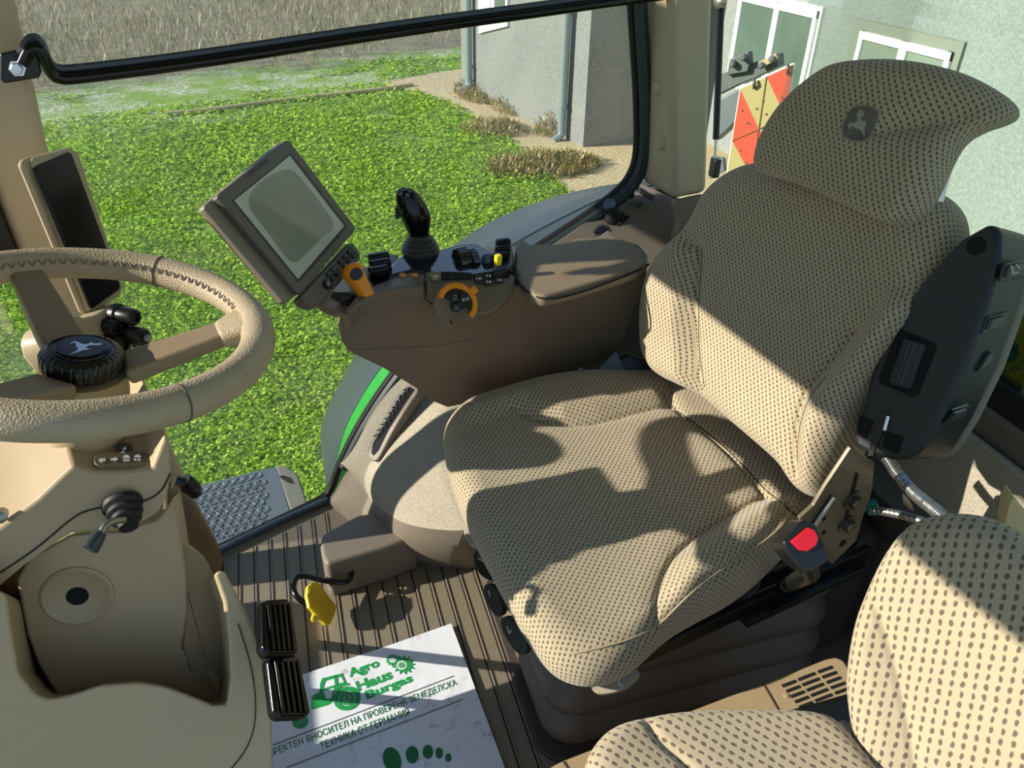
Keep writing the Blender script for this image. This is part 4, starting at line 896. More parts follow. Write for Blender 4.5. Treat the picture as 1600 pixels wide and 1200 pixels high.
placetext('ECO',A,B,ND,(pp(723,466.5,cd,ND)-pp(723,471,cd,ND)).length,WHITE,C,name='eco_lettering',bold=.01,lift=.0004,label='white ECO lettering')
bm=BM(); 
loop=[pp(x,y,cd+ND*.0112,ND) for x,y in ((709,466),(709,462),(711,460.5),(713,462),(714,466),(709,466.3))]; tube(bm,loop,.0003,4); tube(bm,[pp(708,469,cd+ND*.0112,ND),pp(714.5,468,cd+ND*.0112,ND)],.0003,4)
tube(bm,[pp(712,476,cd+ND*.0118,ND),pp(713,480,cd+ND*.0118,ND)],.0003,4);tube(bm,[pp(710,482,cd+ND*.0118,ND),pp(716,481,cd+ND*.0118,ND)],.0003,4); link('symbols',bm,WHITE,od)
# scroll wheels and the paddle on the black deck
def ribroll(c,ax,r,L,n,mat,name,par):
    ax=V(ax).normalized(); u,v=frame(ax); bm=BM(); seg=n*6; rings=[]
    for hh in (0,.0015,L-.0015,L): rings.append([V(c)+ax*(hh-L/2)+(u*math.cos(2*math.pi*k/seg)+v*math.sin(2*math.pi*k/seg))*(r*(.93 if hh in(0,L) else 1)-(.0022 if k%6<2 else 0)) for k in range(seg)])
    loft(bm,rings); return link(name,bm,mat,par,sharp=25)
DG=plain('reflective black wheel plastic',(40,38,28),.12,coat=.7)
ribroll(pz(722,408,ZD+.008),UFW,.026,.022,12,DG,'scroll_wheel',C)
ribroll(pz(739,408,ZD+.008),UFW,.023,.014,8,DG,'scroll_wheel',C)
# front ribbed control (between monitor and joystick)
for i,(x,y) in enumerate(((592,406),(594,416),(592,427))):
    bm=BM(); c_=pz(x,y,ZD+.022-.004*i); box(bm,c_,UFW,URT,V((0,0,1)),.040,.018,.028); link('paddle_key',bm,GLOSS,C,bevel=.006,seg=3)
bm=BM(); prism(bm,zs_([(578,424),(584,408),(606,398),(622,396),(618,428),(606,434),(582,436)],ZD+.004),V((0,0,-.03))); link('paddle_base',bm,BLACK,C,bevel=.005)
# rear paddle group
for i,(x,y) in enumerate(((786,383),(785,393),(783,403))):
    bm=BM(); c_=pz(x,y,ZD+.032-.006*i); box(bm,c_,UFW,URT,V((0,0,1)),.028,.017,.026); link('paddle_key',bm,GLOSS,C,bevel=.005,seg=3)
bm=BM(); prism(bm,zs_([(768,395),(774,384),(800,380),(802,410),(795,420),(770,424)],ZD+.018),V((0,0,-.04))); link('paddle_base',bm,BLACK,C,bevel=.005)
yc=pz(778,406,ZD+.040); bm=BM(); box(bm,yc,UFW,URT,V((.1,0,1)).normalized(),.012,.012,.020); link('yellow_lever',bm,plain('acid yellow plastic',(225,205,30),.35),C,bevel=.003,label='small yellow lever')
bm=BM(); lathe(bm,pz(762,408,ZD+.012),V((0,0,1)),[(0,0),(.012,0),(.012,.006),(.008,.014),(0,.016)],24); link('dome',bm,plain('blue grey dome',(70,84,104),.25),C)
# joystick
jb=pz(657,392,ZD+.012)
bm=BM(); lathe(bm,jb,V((0,0,1)),[(0,0),(.036,0),(.036,.004),(.033,.007),(.034,.011),(.029,.015),(.030,.019),(.024,.023),(.025,.027),(.019,.031),(.019,.034),(0,.035)],40); jt=link('joystick_boot',bm,plain('dark grey rubber boot',(62,62,56),.5),C)
bm=BM(); g=[]
Pj=jb+V((0,0,0)); nj=(CP-Pj); nj.z=0; nj.normalize()
gl=[(637,364),(632,352),(624,338),(619,320),(617,302),(621,294)]; gr=[(671,362),(674,345),(672,330),(664,315),(652,300),(641,293)]
rings=[]
for (a,b) in zip(gl,gr):
    A=pp(*a,Pj,nj);B=pp(*b,Pj,nj); c=(A+B)/2; ux=(B-A)/2; w=ux.length; ux.normalize(); upj=nj.cross(ux).normalized()
    rings.append([c+ux*math.cos(t)*w+nj*math.sin(t)*w*.85 for t in [2*math.pi*k/28 for k in range(28)]])
rings.insert(0,[rings[0][k]*1.0+V((0,0,-.012)) - (rings[0][k]-pp(655,366,Pj,nj))*.25 for k in range(28)])
loft(bm,rings); grip=link('joystick_grip',bm,GLOSS,C,subsurf=1,sharp=80)
topc=sum((p for p in rings[-1]),V())/28; nt=(rings[-1][0]-topc).cross(rings[-1][7]-topc).normalized()
if nt.z<0: nt=-nt
for x,y in ((626,304),(637,306),(630,297),(641,299)):
    c_=pp(x,y,topc+nj*.008,(nt+nj*.8).normalized()); nn_=(nt+nj*.8).normalized(); bm=BM(); lathe(bm,c_+nn_*.002,nn_,[(0,0),(.0042,0),(.0042,.0015),(.003,.002),(0,.002)],18); b=link('grip_button',bm,plain('dark grey grip button',(96,98,94),.4),C)
c_=pp(642.5,336,Pj+nj*.021,nj); bm=BM(); lathe(bm,c_,nj,[(.0040,0),(.0046,0),(.0046,.001),(.0040,.001)],24); tube(bm,[c_+V((0,0,-.002))+nj*.001,c_+V((0,0,.002))+nj*.001],.0008,6); link('grip_badge',bm,GREYPRINT,C)
bm=BM(); box(bm,pp(621,332,Pj,nj),V((0,0,1)),rt,nj,.022,.008,.012); link('grip_switch',bm,BLACK,C,bevel=.002)
# orange hand throttle
t0,t1=pz(573,462,ZD+.005),pd(550,423,(pz(573,462,ZD)-CP).length-.005)
ax=(t1-t0).normalized(); bm=BM(); tube(bm,[t0-ax*.004,t0,t0.lerp(t1,.5),t0.lerp(t1,.75),t1,t1+ax*.008,t1+ax*.012],[.013,.0145,.0155,.0185,.0205,.016,.008],28,flat=.72,upv=NN); th_=link('hand_throttle',bm,ORANGE,C,label='orange hand throttle lever',sharp=80)
nt_=(CP-t1).normalized(); 
slabpx('throttle_button',[(546,431),(549,421),(557,417),(566,422),(568,430),(560,438),(550,438)],t1+nt_*.0165,nt_,.006,BLACK,th_,bevel=.002,smooth=1)
# ============================================================ MONITOR
aM=V((.478,.875,.079)).normalized(); bMd=V((.51,-.222,-.831)); bMd=(bMd-aM*bMd.dot(aM)).normalized(); nM=aM.cross(bMd).normalized()
if nM.dot(CP-V((0,1.1,.92)))<0: nM=-nM
PM=V((-.0045,1.265,.869))
def corners(l): return l
M=thing('monitor','square grey-brown touch screen monitor with key strip, mounted ahead of the armrest console','monitor',PM)
face=[(340,305),(451,217),(556,356),(468,460)]
slabpx('rear_housing',[(318,323),(322,317),(437,221),(449,219),(556,357),(553,364),(452,472),(445,472)],PM-nM*.012,nM,.016,MONITOR,M,bevel=.006)
slabpx('bezel',[(339,307),(343,301),(445,219),(452,218),(554,352),(556,358),(473,457),(467,458)],PM,nM,.014,BEZEL,M,bevel=.003)
slabpx('screen_recess',[(363,313),(455,239),(544,354),(467,442)],PM+nM*.0006,nM,.004,plain('black screen gap',(20,20,18),.4),M,bevel=.0006)
slabpx('screen',[(366,313),(453,243),(538,353),(466,436)],PM+nM*.0010,nM,.004,SCREEN,M,bevel=.0004)
ri=[(388,318),(392,300),(408,283),(430,270),(446,264),(459,266),(470,278),(500,315),(520,345),(522,356),(505,370),(480,395),(462,412),(448,404),(420,365),(395,332)]
slabpx('screen_inner',ri,PM+nM*.0014,nM,.001,plain('dark matte screen',(138,142,126),.14,var=.1,vs=6,coat=.3),M,bevel=.0001,smooth=1)
placetext('John Deere'.upper(),pp(391,278.5,PM,nM),pp(421.5,254.5,PM,nM),nM,.0085,plain('dark bezel lettering',(18,18,15),.4),M,name='brand_lettering',bold=.0,lift=.0008,label='dark maker lettering on the bezel')
# key strip below the screen
slabpx('key_panel',[(470,462),(546,380),(552,378),(563,394),(564,404),(553,418),(505,472),(496,479),(486,477),(474,470)],PM-nM*.004,nM,.022,BEZEL,M,bevel=.004)
e_x=(pp(540,393,PM,nM)-pp(508,430,PM,nM)).normalized(); 
bm=BM()
def q4(p,q,r_,s,i,n,j,m,g=.12):
    # sub-cell (i of n along p->q, j of m along p->s)
    def at(u,v): a=(p[0]*(1-u)+q[0]*u,p[1]*(1-u)+q[1]*u); b=(s[0]*(1-u)+r_[0]*u,s[1]*(1-u)+r_[1]*u); return (a[0]*(1-v)+b[0]*v,a[1]*(1-v)+b[1]*v)
    u0,u1=(i+g)/n,(i+1-g)/n; v0,v1=(j+g)/m,(j+1-g)/m
    return [at(u0,v0),at(u1,v0),at(u1,v1),at(u0,v1)]
KB=plain('black key plastic',(34,34,30),.35)
for (p,q,r_,s,n) in (((508,428),(522,412),(537,424),(521,442),2),((526,408),(548,384),(561,398),(540,421),3)):
    for i in range(n):
        for j in range(2):
            c4=q4(p,q,r_,s,i,n,j,2); k=slabpx('monitor_key',c4,PM-nM*.001,nM,.005,KB,M,bevel=.0006)
            cx=sum(a[0] for a in c4)/4;cy=sum(a[1] for a in c4)/4; bm=BM(); 
            lathe(bm,pp(cx,cy,PM-nM*.0009,nM),nM,[(.0010,0),(.0017,0),(.0017,.0004),(.0010,.0004)],10); link('key_symbol',bm,GREYPRINT,k)
c_=pp(512,444,PM-nM*.001,nM); bm=BM(); lathe(bm,c_,nM,[(0,-.004),(.0085,-.004),(.0085,.0015),(.0075,.0022),(0,.0022)],28); kk=link('round_key',bm,GLOSS,M)
bm=BM(); o1=[c_+nM*.0026+(aM*a+bMd*b)*.003 for a,b in ((-1,-1),(1,-1),(1,1),(-1,1),(-1,-1))]; tube(bm,o1,.0004,4); tube(bm,[c_+nM*.0026+bMd*.0015,c_+nM*.0026-bMd*.0015],.0004,4); link('key_symbol',bm,WHITE,kk)
# arm to the console
bm=BM(); tube(bm,[pp(500,462,PM-nM*.03,nM),pz(522,478,.73),pz(548,478,.695),pz(566,474,.67)],.020,16,smooth=2); link('support_arm',bm,BROWN,M)
bm=BM(); tube(bm,[pp(512,468,PM-nM*.014,nM),pz(535,470,.735),pz(552,466,.71)],.014,12,smooth=1); link('arm_joint',bm,RUBBER,M)
# ============================================================ controls on the rear right shelf
def shp_(x,y,h=0): return pp(x,y,PSH+NSH*h,NSH)
t=thing('air_vent','row of narrow dark air slots in the trim at the pillar foot','vent',shp_(1008,303))
bm=BM()
for i in range(14):
    x=996+i*1.85; y=290+i*1.15
    prism(bm,[shp_(x,y,.0005),shp_(x+.9,y+.5,.0005),shp_(x-.6,y+9.5,.0005),shp_(x-1.5,y+9,.0005)],NSH*.0006)
link('slots',bm,DARK,t,smooth=False)
for i,(x,y,lab) in enumerate(((986,310,'round power socket with a black flap by the rear pillar'),)):
    t=thing('power_socket',lab,'socket',shp_(x,y)); c_=shp_(x,y)
    bm=BM(); lathe(bm,c_,NSH,[(.010,0),(.0145,0),(.0145,.003),(.011,.005),(.010,.002)],28); link('ring',bm,plain('pale ring plastic',(150,146,134),.4),t)
    bm=BM(); box(bm,c_+NSH*.012+V((-.004,.004,0)),V((1,0,0)),V((0,1,0)),NSH,.018,.016,.02); link('flap',bm,BLACK,t,bevel=.003)
t=thing('wall_switch','square grey rocker switch beside the round power socket','switch',shp_(1000,321))
slabpx('frame',[(989,319),(1000,309),(1012,315),(1001,328)],PSH+NSH*.002,NSH,.006,plain('grey switch frame',(120,114,104),.5),t,bevel=.001)
slabpx('rocker',[(991,319),(1000,311),(1010,316),(1001,325)],PSH+NSH*.005,NSH,.006,plain('slate switch plastic',(82,88,92),.4),t,bevel=.001)
bm=BM(); prism(bm,[shp_(x,y,.0055) for x,y in ((997,321),(1003,317),(1004,318),(999,322))],NSH*.0006); link('symbol',bm,DARK,t,smooth=False)
t=thing('gear_lever_knob','short black lever with transparent grey cap on the right shelf','lever',shp_(955,335))
bm=BM(); lathe(bm,shp_(958,342),NSH,[(0,0),(.022,0),(.020,.01),(.012,.022),(.010,.03),(0,.03)],20); link('boot',bm,RUBBER,t)
slabpx('cap',[(942,318),(948,310),(958,309),(963,316),(960,324),(948,325)],PSH+NSH*.035,NSH,.012,plain('smoky grey cap',(72,84,88),.15,coat=.5),t,bevel=.002)
t=thing('key_switch','black ignition style switch with pale marks beside the short lever','switch',shp_(970,343))
bm=BM(); prism(bm,[shp_(x,y,.004) for x,y in ((946,341),(965,328),(985,337),(966,352))],-NSH*.008); link('plate',bm,BLACK,t,bevel=.002)
bm=BM(); lathe(bm,shp_(970,341,.004),NSH,[(0,0),(.011,0),(.011,.008),(.006,.012),(0,.012)],18); link('knob',bm,GLOSS,t)
bm=BM()
for x,y in ((962,344),(968,349),(955,340)): lathe(bm,shp_(x,y,.0046),NSH,[(0,0),(.0016,0),(.0016,.0005),(0,.0005)],8)
link('marks',bm,WHITE,t)
t=thing('rocker_switch','slate rocker switch in an oval recess on the right shelf','switch',shp_(938,358))
slabpx('recess',[(925,362),(932,352),(944,348),(954,355),(945,366),(930,370)],PSH+NSH*.001,NSH,.004,plain('slate recess',(70,78,84),.4),t,bevel=.001,smooth=1)
slabpx('rocker',[(929,362),(936,354),(944,352),(949,357),(940,365)],PSH+NSH*.006,NSH,.006,BLACK,t,bevel=.001)
# long air outlet in the wheel arch panel
pv=[(572,706),(578,690),(600,650),(622,612),(640,598),(652,603),(655,612),(640,632),(615,672),(597,708),(588,722),(578,720)]
mid=T_[14].lerp(S_[14],.35)
A_,B_=py_(585,700,1.52),py_(640,608,1.54)
nv=V((-.72,-.42,.55)).normalized(); bd_,Pv=1e9,None
for i_ in range(N):
    for j_ in range(15):
        q_=T_[i_].lerp(S_[i_],j_/14)+V((-.75,-.4,.5))*(.035*math.sin(math.pi*j_/14)); e_=(V(proj(q_))-V((615,655))).length
        if e_<bd_: bd_,Pv=e_,q_
Pv=Pv+nv.normalized()*.035
Bv=(B_-A_).normalized(); nv=(nv-Bv*nv.dot(Bv)).normalized()
t=thing('side_vent','long narrow air outlet with dark fins in the wheel arch panel','vent',Pv)
slabpx('frame',pv,Pv,nv,.03,TAUPE,t,bevel=.005,smooth=1)
slabpx('opening',[(580,708),(583,692),(604,656),(625,618),(640,604),(648,609),(632,632),(608,670),(592,703),(584,712)],Pv+nv*.0006,nv,.002,DARK,t,bevel=.0002)
bm=BM()
for i in range(9):
    f=i/8; x=592+f*46; y=684-f*72; c_=pp(x,y,Pv+nv*.002,nv); e=pp(x-9,y-3,Pv+nv*.002,nv)
    tube(bm,[c_,c_.lerp(e,.5)+Bv*.008,e],.0022,6,smooth=1)
link('fins',bm,plain('dark slate fin',(44,56,64),.4),t)
# ============================================================ VENT PLATFORM AND PASSENGER SEAT
ZV=.36
vt=thing('vent_platform','tan cover box with rows of air slots beside the passenger seat','cover',pz(1150,1100,0))
vo=[(800,1230),(868,1192),(880,1186),(1080,1108),(1290,1028),(1306,1024),(1320,1030),(1333,1050),(1420,1120),(1500,1260),(1100,1330)]
tops=[pz(x,y,ZV) for x,y in vo]; tops=[V((max(p.x,-.05),p.y,p.z)) for p in tops]
bm=BM(); prism(bm,tops,V((0,0,-ZV))); link('cover_body',bm,TAN,vt,bevel=.010,seg=4)
bm=BM(); tube(bm,[pz(1192,1068,ZV+.0003),pz(1222,1120,ZV+.0003),pz(1230,1134,ZV+.0003)],.0012,5); tube(bm,[pz(880,1190,ZV+.0003),pz(893,1210,ZV+.0003)],.0012,5); link('joint',bm,plain('dark joint',(60,50,36),.8),vt)
bm=BM(); 
def slot(a,b,w=4.2):
    return [pz(a[0],a[1],ZV+.0006),pz(b[0],b[1],ZV+.0006),pz(b[0]+w*.55,b[1]+w,ZV+.0006),pz(a[0]+w*.55,a[1]+w,ZV+.0006)]
for i in range(7):
    ox,oy=6.6*i,8.3*i
    prism(bm,slot((1277+ox,1048+oy),(1299+ox,1040+oy)),V((0,0,.0004)))
    prism(bm,slot((1246+ox,1060+oy),(1272+ox,1050+oy)),V((0,0,.0004)))
    prism(bm,slot((1221+ox,1070+oy),(1242+ox,1062+oy)),V((0,0,.0004)))
link('slots',bm,DARK,vt,label='dark slots',smooth=False)
bm=BM(); lathe(bm,pz(1228,1087,ZV),V((0,0,1)),[(0,0),(.004,0),(.004,.001),(0,.0015)],16); link('screw',bm,TANL,vt)
ps_=thing('passenger_seat','beige dotted passenger seat with folded cushion, at the right front of the picture','seat',V((.55,.35,.36)))
nP=V((-.80,-.34,.50)).normalized(); Pp_=pd(1470,1000,.95)
pb=[(1448,808),(1490,801),(1540,806),(1590,828),(1650,880),(1700,980),(1730,1120),(1720,1260),(1600,1330),(1450,1300),(1380,1250),(1342,1165),(1328,1090),(1328,1040),(1338,980),(1352,935),(1372,890),(1395,850),(1420,822)]
pr3=[pp(x,y,Pp_,nP) for x,y in pb]
ua=V((0,0,1)).cross(nP).normalized()
pillow('backrest',pr3,nP,.03,.045,.2,FABH,ps_,ctr=pp(1520,1060,Pp_,nP),uaxis=ua,nr=80,na=320,power=2.2,uvrot=.35,
 grooves=[[pp(x,y,Pp_+nP*.025,nP) for x,y in ((1362,930),(1385,985),(1405,1060),(1420,1130),(1440,1260))]],bolsters=[([pp(x,y,Pp_+nP*.025,nP) for x,y in ((1362,930),(1385,985),(1405,1060),(1420,1130),(1440,1300),(1300,1300),(1250,900))],.006,.03)],gd=.004,gs=.005)
ZQ=.56
pc_=[(912,1206),(918,1185),(940,1155),(975,1138),(1030,1128),(1100,1122),(1180,1121),(1250,1122),(1290,1128),(1312,1142),(1340,1175),(1390,1240),(1400,1330),(1200,1400),(960,1350),(915,1260)]
pillow('cushion',[pz(x,y,ZQ) for x,y in pc_],V((0,0,1)),.03,.05,.2,FABH,ps_,ctr=pz(1140,1250,ZQ),uaxis=V((1,.2,0)),nr=70,na=320,power=2.2,uvrot=.25,grooves=[[pz(x,y,ZQ+.025) for x,y in ((1012,1128),(1030,1160),(1070,1190),(1120,1260))]],gd=.005,gs=.005)
bm=BM(); tube(bm,[pz(x,y,ZQ+.01) for x,y in ((1280,1130),(1308,1146),(1325,1170),(1350,1210))],.003,8,smooth=1); link('piping',bm,FABH,ps_)
# hinge between cushion and back
hp=pz(1300,1150,.50)
slabpx('hinge_cover',[(1275,1124),(1312,1096),(1335,1110),(1345,1150),(1350,1200),(1320,1210),(1300,1160)],pz(1310,1140,.47),V((-.3,-.5,.8)),.05,BLACK,ps_,bevel=.008)
h0=pz(1318,1136,.55); h1=pz(1345,1200,.56); ax=(h1-h0).normalized()
bm=BM(); lathe(bm,h0,ax,[(0,0),(.010,0),(.0115,.004),(.0115,.010),(.015,.011),(.016,.018),(.0165,.020),(.0165,.030),(.012,.032),(.012,.040),(.0145,.042),(.0145,.058),(.011,.06),(.008,.064),(.007,.11),(0,.11)],28); link('hinge_spring',bm,plain('grey zinc fitting',(140,142,144),.35,metal=.8),ps_)
for s_ in (0,):
    bm=BM(); prism(bm,[V((.28,.34,ZV-.01)),V((.60,.34,ZV-.01)),V((.60,.44,ZV-.01)),V((.28,.44,ZV-.01))],V((0,0,.16))); link('seat_bracket',bm,BLACK,ps_,bevel=.01)
# ============================================================ small rear things
def corr(name,pts,r,pitch,mat,lab,cat,**k):
    pts=resample([V(p) for p in pts],220,2); out=[];rad=[]
    L=0
    for i,p in enumerate(pts):
        if i: L+=(p-pts[i-1]).length
        out.append(p); rad.append(r*(1+.16*math.sin(2*math.pi*L/pitch)))
    bm=BM(); tube(bm,out,rad,14); return link(name,bm,mat,label=lab,cat=cat,org=pts[0],sharp=80,**k)
COND=plain('metal conduit',(150,150,146),.3,metal=.85)
c1=[px_(1385,715,.80),px_(1405,745,.80),px_(1432,775,.79),px_(1470,803,.78),px_(1510,850,.76)]
corr('corrugated_conduit',c1,.0085,.0045,COND,'corrugated metal conduit running from the armrest down behind the passenger seat','conduit')
c2=[px_(1358,797,.86),px_(1380,799,.85),px_(1410,805,.83),px_(1440,813,.82),px_(1480,840,.8)]
corr('corrugated_conduit',c2,.006,.0035,COND,'thin corrugated conduit coming out of the green tape','conduit')
slabpx('green_tape',[(1356,786),(1373,786),(1375,806),(1355,807)],px_(1365,797,.855),V((-.5,-.8,.3)),.02,GREENTAPE,None,bevel=.004,label='green tape wrapped round the thin conduit end',cat='tape')
bm=BM(); prism(bm,[px_(x,y,.965) for x,y in ((1386,730),(1398,745),(1405,775),(1425,798),(1455,812),(1480,812),(1475,790),(1440,760),(1410,728))],V((.004,0,0)))
# fabric corner at the right edge
hb_=px_(1590,800,.80)
slabpx('hanging_bag',[(1568,832),(1574,800),(1578,785),(1584,776),(1592,790),(1600,800),(1640,850),(1620,880),(1580,870)],hb_,V((-.6,-.7,.3)),.05,plain('pale yellow mesh cloth',(214,190,140),.9,bump=.6,bs=400),None,bevel=.008,label='pale yellow cloth bag corner behind the passenger seat',cat='bag',smooth=1)
# sticker on rear glass
PX=V((1.028,0,0))
def gx(x,y,h=0): return px_(x,y,1.026-h)
st=thing('window_sticker','translucent olive sticker with tractor outline on the rear glass','sticker',gx(1570,560))
tm=NT('olive translucent film'); tl=tm.node('ShaderNodeBsdfTranslucent'); tl.inputs[0].default_value=rgb(104,106,66); tp_=tm.node('ShaderNodeBsdfTransparent'); tp_.inputs[0].default_value=rgb(140,142,100); ms=tm.node('ShaderNodeMixShader'); ms.inputs[0].default_value=.55; tm.l.new(tp_.outputs[0],ms.inputs[1]); tm.l.new(tl.outputs[0],ms.inputs[2]); tm.l.new(ms.outputs[0],tm.out.inputs[0])
tg=NT('green translucent ink'); tl=tg.node('ShaderNodeBsdfTranslucent'); tl.inputs[0].default_value=rgb(34,80,66); tm2=tg.node('ShaderNodeMixShader'); tm2.inputs[0].default_value=.35; tg.l.new(tl.outputs[0],tm2.inputs[1]); tg.l.new(tg.b.outputs[0],tm2.inputs[2]); tg.b.inputs['Base Color'].default_value=rgb(50,110,90); tg.l.new(tm2.outputs[0],tg.out.inputs[0])
bm=BM(); prism(bm,[gx(x,y) for x,y in ((1535,565),(1640,340),(1700,420),(1592,618))],V((-.0005,0,0))); link('film',bm,tm.m,st,smooth=False)
bm=BM(); prism(bm,[gx(x,y,.001) for x,y in ((1573,510),(1580,530),(1590,538),(1592,550),(1586,565),(1576,566),(1566,560),(1557,562),(1556,548),(1566,535),(1568,522))],V((-.0004,0,0))); link('tractor_outline',bm,tg.m,st,smooth=False)
bm=BM(); tube(bm,[gx(x,y,.001) for x,y in ((1545,552),(1560,570),(1580,575),(1600,566))],.0008,5,smooth=1)
for k in range(14):
    x=1550+k*3.4;y=577-abs(k-7)*.2+ (k-7)*-.3; prism(bm,[gx(x,y,.001),gx(x+2.2,y-.2,.001),gx(x+2.2,y+3,.001),gx(x,y+3.2,.001)],V((-.0004,0,0)))
link('ring_text',bm,tg.m,st,smooth=False)
# ============================================================ OUTSIDE
GZ=-1.60
def g(x,y,z=GZ): return pz(x,y,z)
# gas strut at the rear window
t=thing('gas_strut','black gas strut beside the rear pillar','strut',px_(1118,300,1.06))
a0,a1=px_(1127,2,1.10),px_(1117,262,1.10)
bm=BM(); tube(bm,[a0,a0.lerp(a1,.82)],.0085,14); link('cylinder',bm,GLOSS,t)
bm=BM(); tube(bm,[a0.lerp(a1,.8),a1],.004,10); link('rod',bm,CHROME,t)
bm=BM(); box(bm,a1,V((0,1,0)),V((0,0,1)),V((1,0,0)),.03,.05,.02); link('lower_end',bm,BLACK,t,bevel=.005)
bm=BM(); lathe(bm,a0+V((0,-.005,0)),V((-1,-.3,0)),[(0,0),(.016,0),(.016,.015),(.009,.02),(0,.02)],20); link('upper_ball',bm,STEEL,t)
# rear fender outside the glass
oy=2.05
outer=[py_(x,y,oy) for x,y in ((516,762),(505,730),(500,690),(501,665),(514,630),(556,552),(600,480),(655,425),(716,378),(770,342),(860,308),(930,292),(985,284),(1060,275))]
inner=[py_(x,y,1.66) for x,y in ((520,768),(526,745),(538,712),(556,665),(590,607),(622,570),(665,520),(715,470),(770,425),(840,380),(900,345),(950,315),(1000,300),(1060,290))]
Of=resample(outer,60);If=resample(inner,60)
f=thing('rear_fender','dark plastic rear wheel fender with green inner edge outside the side window','fender',V((.6,1.85,-.6)))
rings=[[a+V((0,.03,-.10)),a,a.lerp(b,.6)+V((-.01,0,.012)),b.lerp(a,.22)+V((0,0,.006)),b.lerp(a,.22)+V((.0,.0,-.05)),a+V((.02,0,-.12))] for a,b in zip(Of,If)]
bm=BM(); loft(bm,rings); link('fender_skin',bm,FENDER,f,sharp=60)
rings=[[b.lerp(a,.225)+V((0,0,.003)),b,b+V((0,0,-.06)),b.lerp(a,.225)+V((0,0,-.06))] for a,b in zip(Of[:27],If[:27])]
bm=BM(); loft(bm,rings); link('green_edge',bm,FGREEN,f,sharp=60,label='green painted inner edge')
rings=[[b.lerp(a,.225)+V((0,0,.003)),b,b+V((0,0,-.06)),b.lerp(a,.225)+V((0,0,-.06))] for a,b in zip(Of[26:],If[26:])]
bm=BM(); loft(bm,rings); link('fender_inner',bm,plain('deep slate fender strip',(40,52,56),.45),f,sharp=60)
# step platform with round raised treads
zs2=-.12
sp=thing('entry_step','dark grey step platform with rings of raised treads outside the side window','step',g(400,780,zs2))
so=[(250,775),(310,758),(430,728),(452,770),(470,800),(480,830),(300,900)]
so=[(270,770),(310,758),(428,728),(438,737),(452,790),(466,840),(290,905)]
bm=BM(); prism(bm,[pz(x,y,zs2) for x,y in so],V((0,0,-.05))); link('step_plate',bm,FOOTGREY,sp,bevel=.006)
bm=BM(); prism(bm,[pz(x,y,zs2+.001) for x,y in ((430,727),(446,726),(466,742),(480,784),(482,810),(466,838))],V((0,0,-.12))); link('step_end',bm,plain('grey step end cap',(112,112,96),.6),sp,bevel=.006)
bm=BM(); prism(bm,[pz(x,y,zs2+.0016) for x,y in ((436,745),(441,743),(454,747),(459,756),(450,754))],V((0,0,.001))); link('end_slot',bm,DARK,sp,smooth=False)
bm=BM()
p00=pz(318,762,zs2);ux=(pz(395,738,zs2)-pz(318,762,zs2))/4; uy=(pz(340,782,zs2)-pz(322,757,zs2))
cnt=0
for i in range(-1,7):
    for j in range(1,9):
        c_=pz(393+ -(i)*14.2+ (j)*1.0 -(j%2)*6.0,737+i*3.9+j*10.6,zs2)
        if i==-2 : continue
        for k in range(5):
            a0=k*72+ (j*17); A=[c_+V((math.cos(math.radians(a)),math.sin(math.radians(a)),0))*.0115 for a in (a0,a0+18,a0+36,a0+52)]
            tube(bm,[q+V((0,0,.0)) for q in A],.0032,5)
link('tread_rings',bm,FOOTGREY,sp,smooth=True)
# lawn, gravel track, dry field: one ground sheet
L1=[g(60,262),g(700,140)]
def ground_mat():
    t=NT('meadow soil and gravel'); o=t.obj(); s=t.node('ShaderNodeSeparateXYZ'); t.l.new(o,s.inputs[0])
    A,B=g(150,225),g(690,140); sl=(B.y-A.y)/(B.x-A.x)
    w=t.math('MULTIPLY',t.math('SUBTRACT',t.noise(o,1.1,5,.6),.5),1.6)
    # distance beyond lawn edge line
    d=t.math('ADD',t.math('SUBTRACT',s.outputs[1],t.math('ADD',t.math('MULTIPLY',s.outputs[0],sl),A.y-sl*A.x)),w)
    C_,D_=g(150,140),g(680,80); d2=t.math('ADD',t.math('SUBTRACT',s.outputs[1],t.math('ADD',t.math('MULTIPLY',s.outputs[0],(D_.y-C_.y)/(D_.x-C_.x)),C_.y-(D_.y-C_.y)/(D_.x-C_.x)*C_.x)),t.math('MULTIPLY',w,2))
    n=t.noise(o,14,5,.7); n2=t.noise(o,1.7,4,.6)
    lawn=t.mix(t.ramp(n,.35,.65),rgb(66,96,24),rgb(128,166,52)); lawn=t.mix(t.math('MULTIPLY',t.ramp(n2,.55,.75),.6),lawn,rgb(120,118,72))
    grav=t.mix(t.ramp(t.noise(o,16,6,.8),.45,.56),rgb(118,150,60),rgb(196,196,176)); grav=t.mix(t.ramp(n2,.42,.6),rgb(120,152,58),grav)
    dry=t.mix(t.ramp(t.noise(o,7,6,.75),.3,.7),rgb(112,104,84),rgb(160,152,122)); dry=t.mix(t.math('MULTIPLY',t.ramp(t.noise(o,.5,3),.5,.7),.5),dry,rgb(128,140,92))
    c=t.mix(t.ramp(d,.45,.55),lawn,grav); 
    m=t.node('ShaderNodeMapRange'); t.l.new(d2,m.inputs[0]); m.inputs[1].default_value=-.3;m.inputs[2].default_value=.6
    c=t.mix(m.outputs[0],c,dry); t.l.new(c,t.b.inputs['Base Color']); t.b.inputs['Roughness'].default_value=.95; t.bump(n,.8,.05); return t.m
N=120
me=bpy.data.meshes.new('ground'); xs=np.linspace(-60,60,N); ys=np.linspace(-6,110,N)
ys=-6+116*np.linspace(0,1,N)**2
X,Y=np.meshgrid(xs*np.abs(xs)/60,ys); Z=np.full(X.shape,GZ)
Z+=.0*X; far=np.clip((Y-26)/60,0,1); Z+=far*0.0
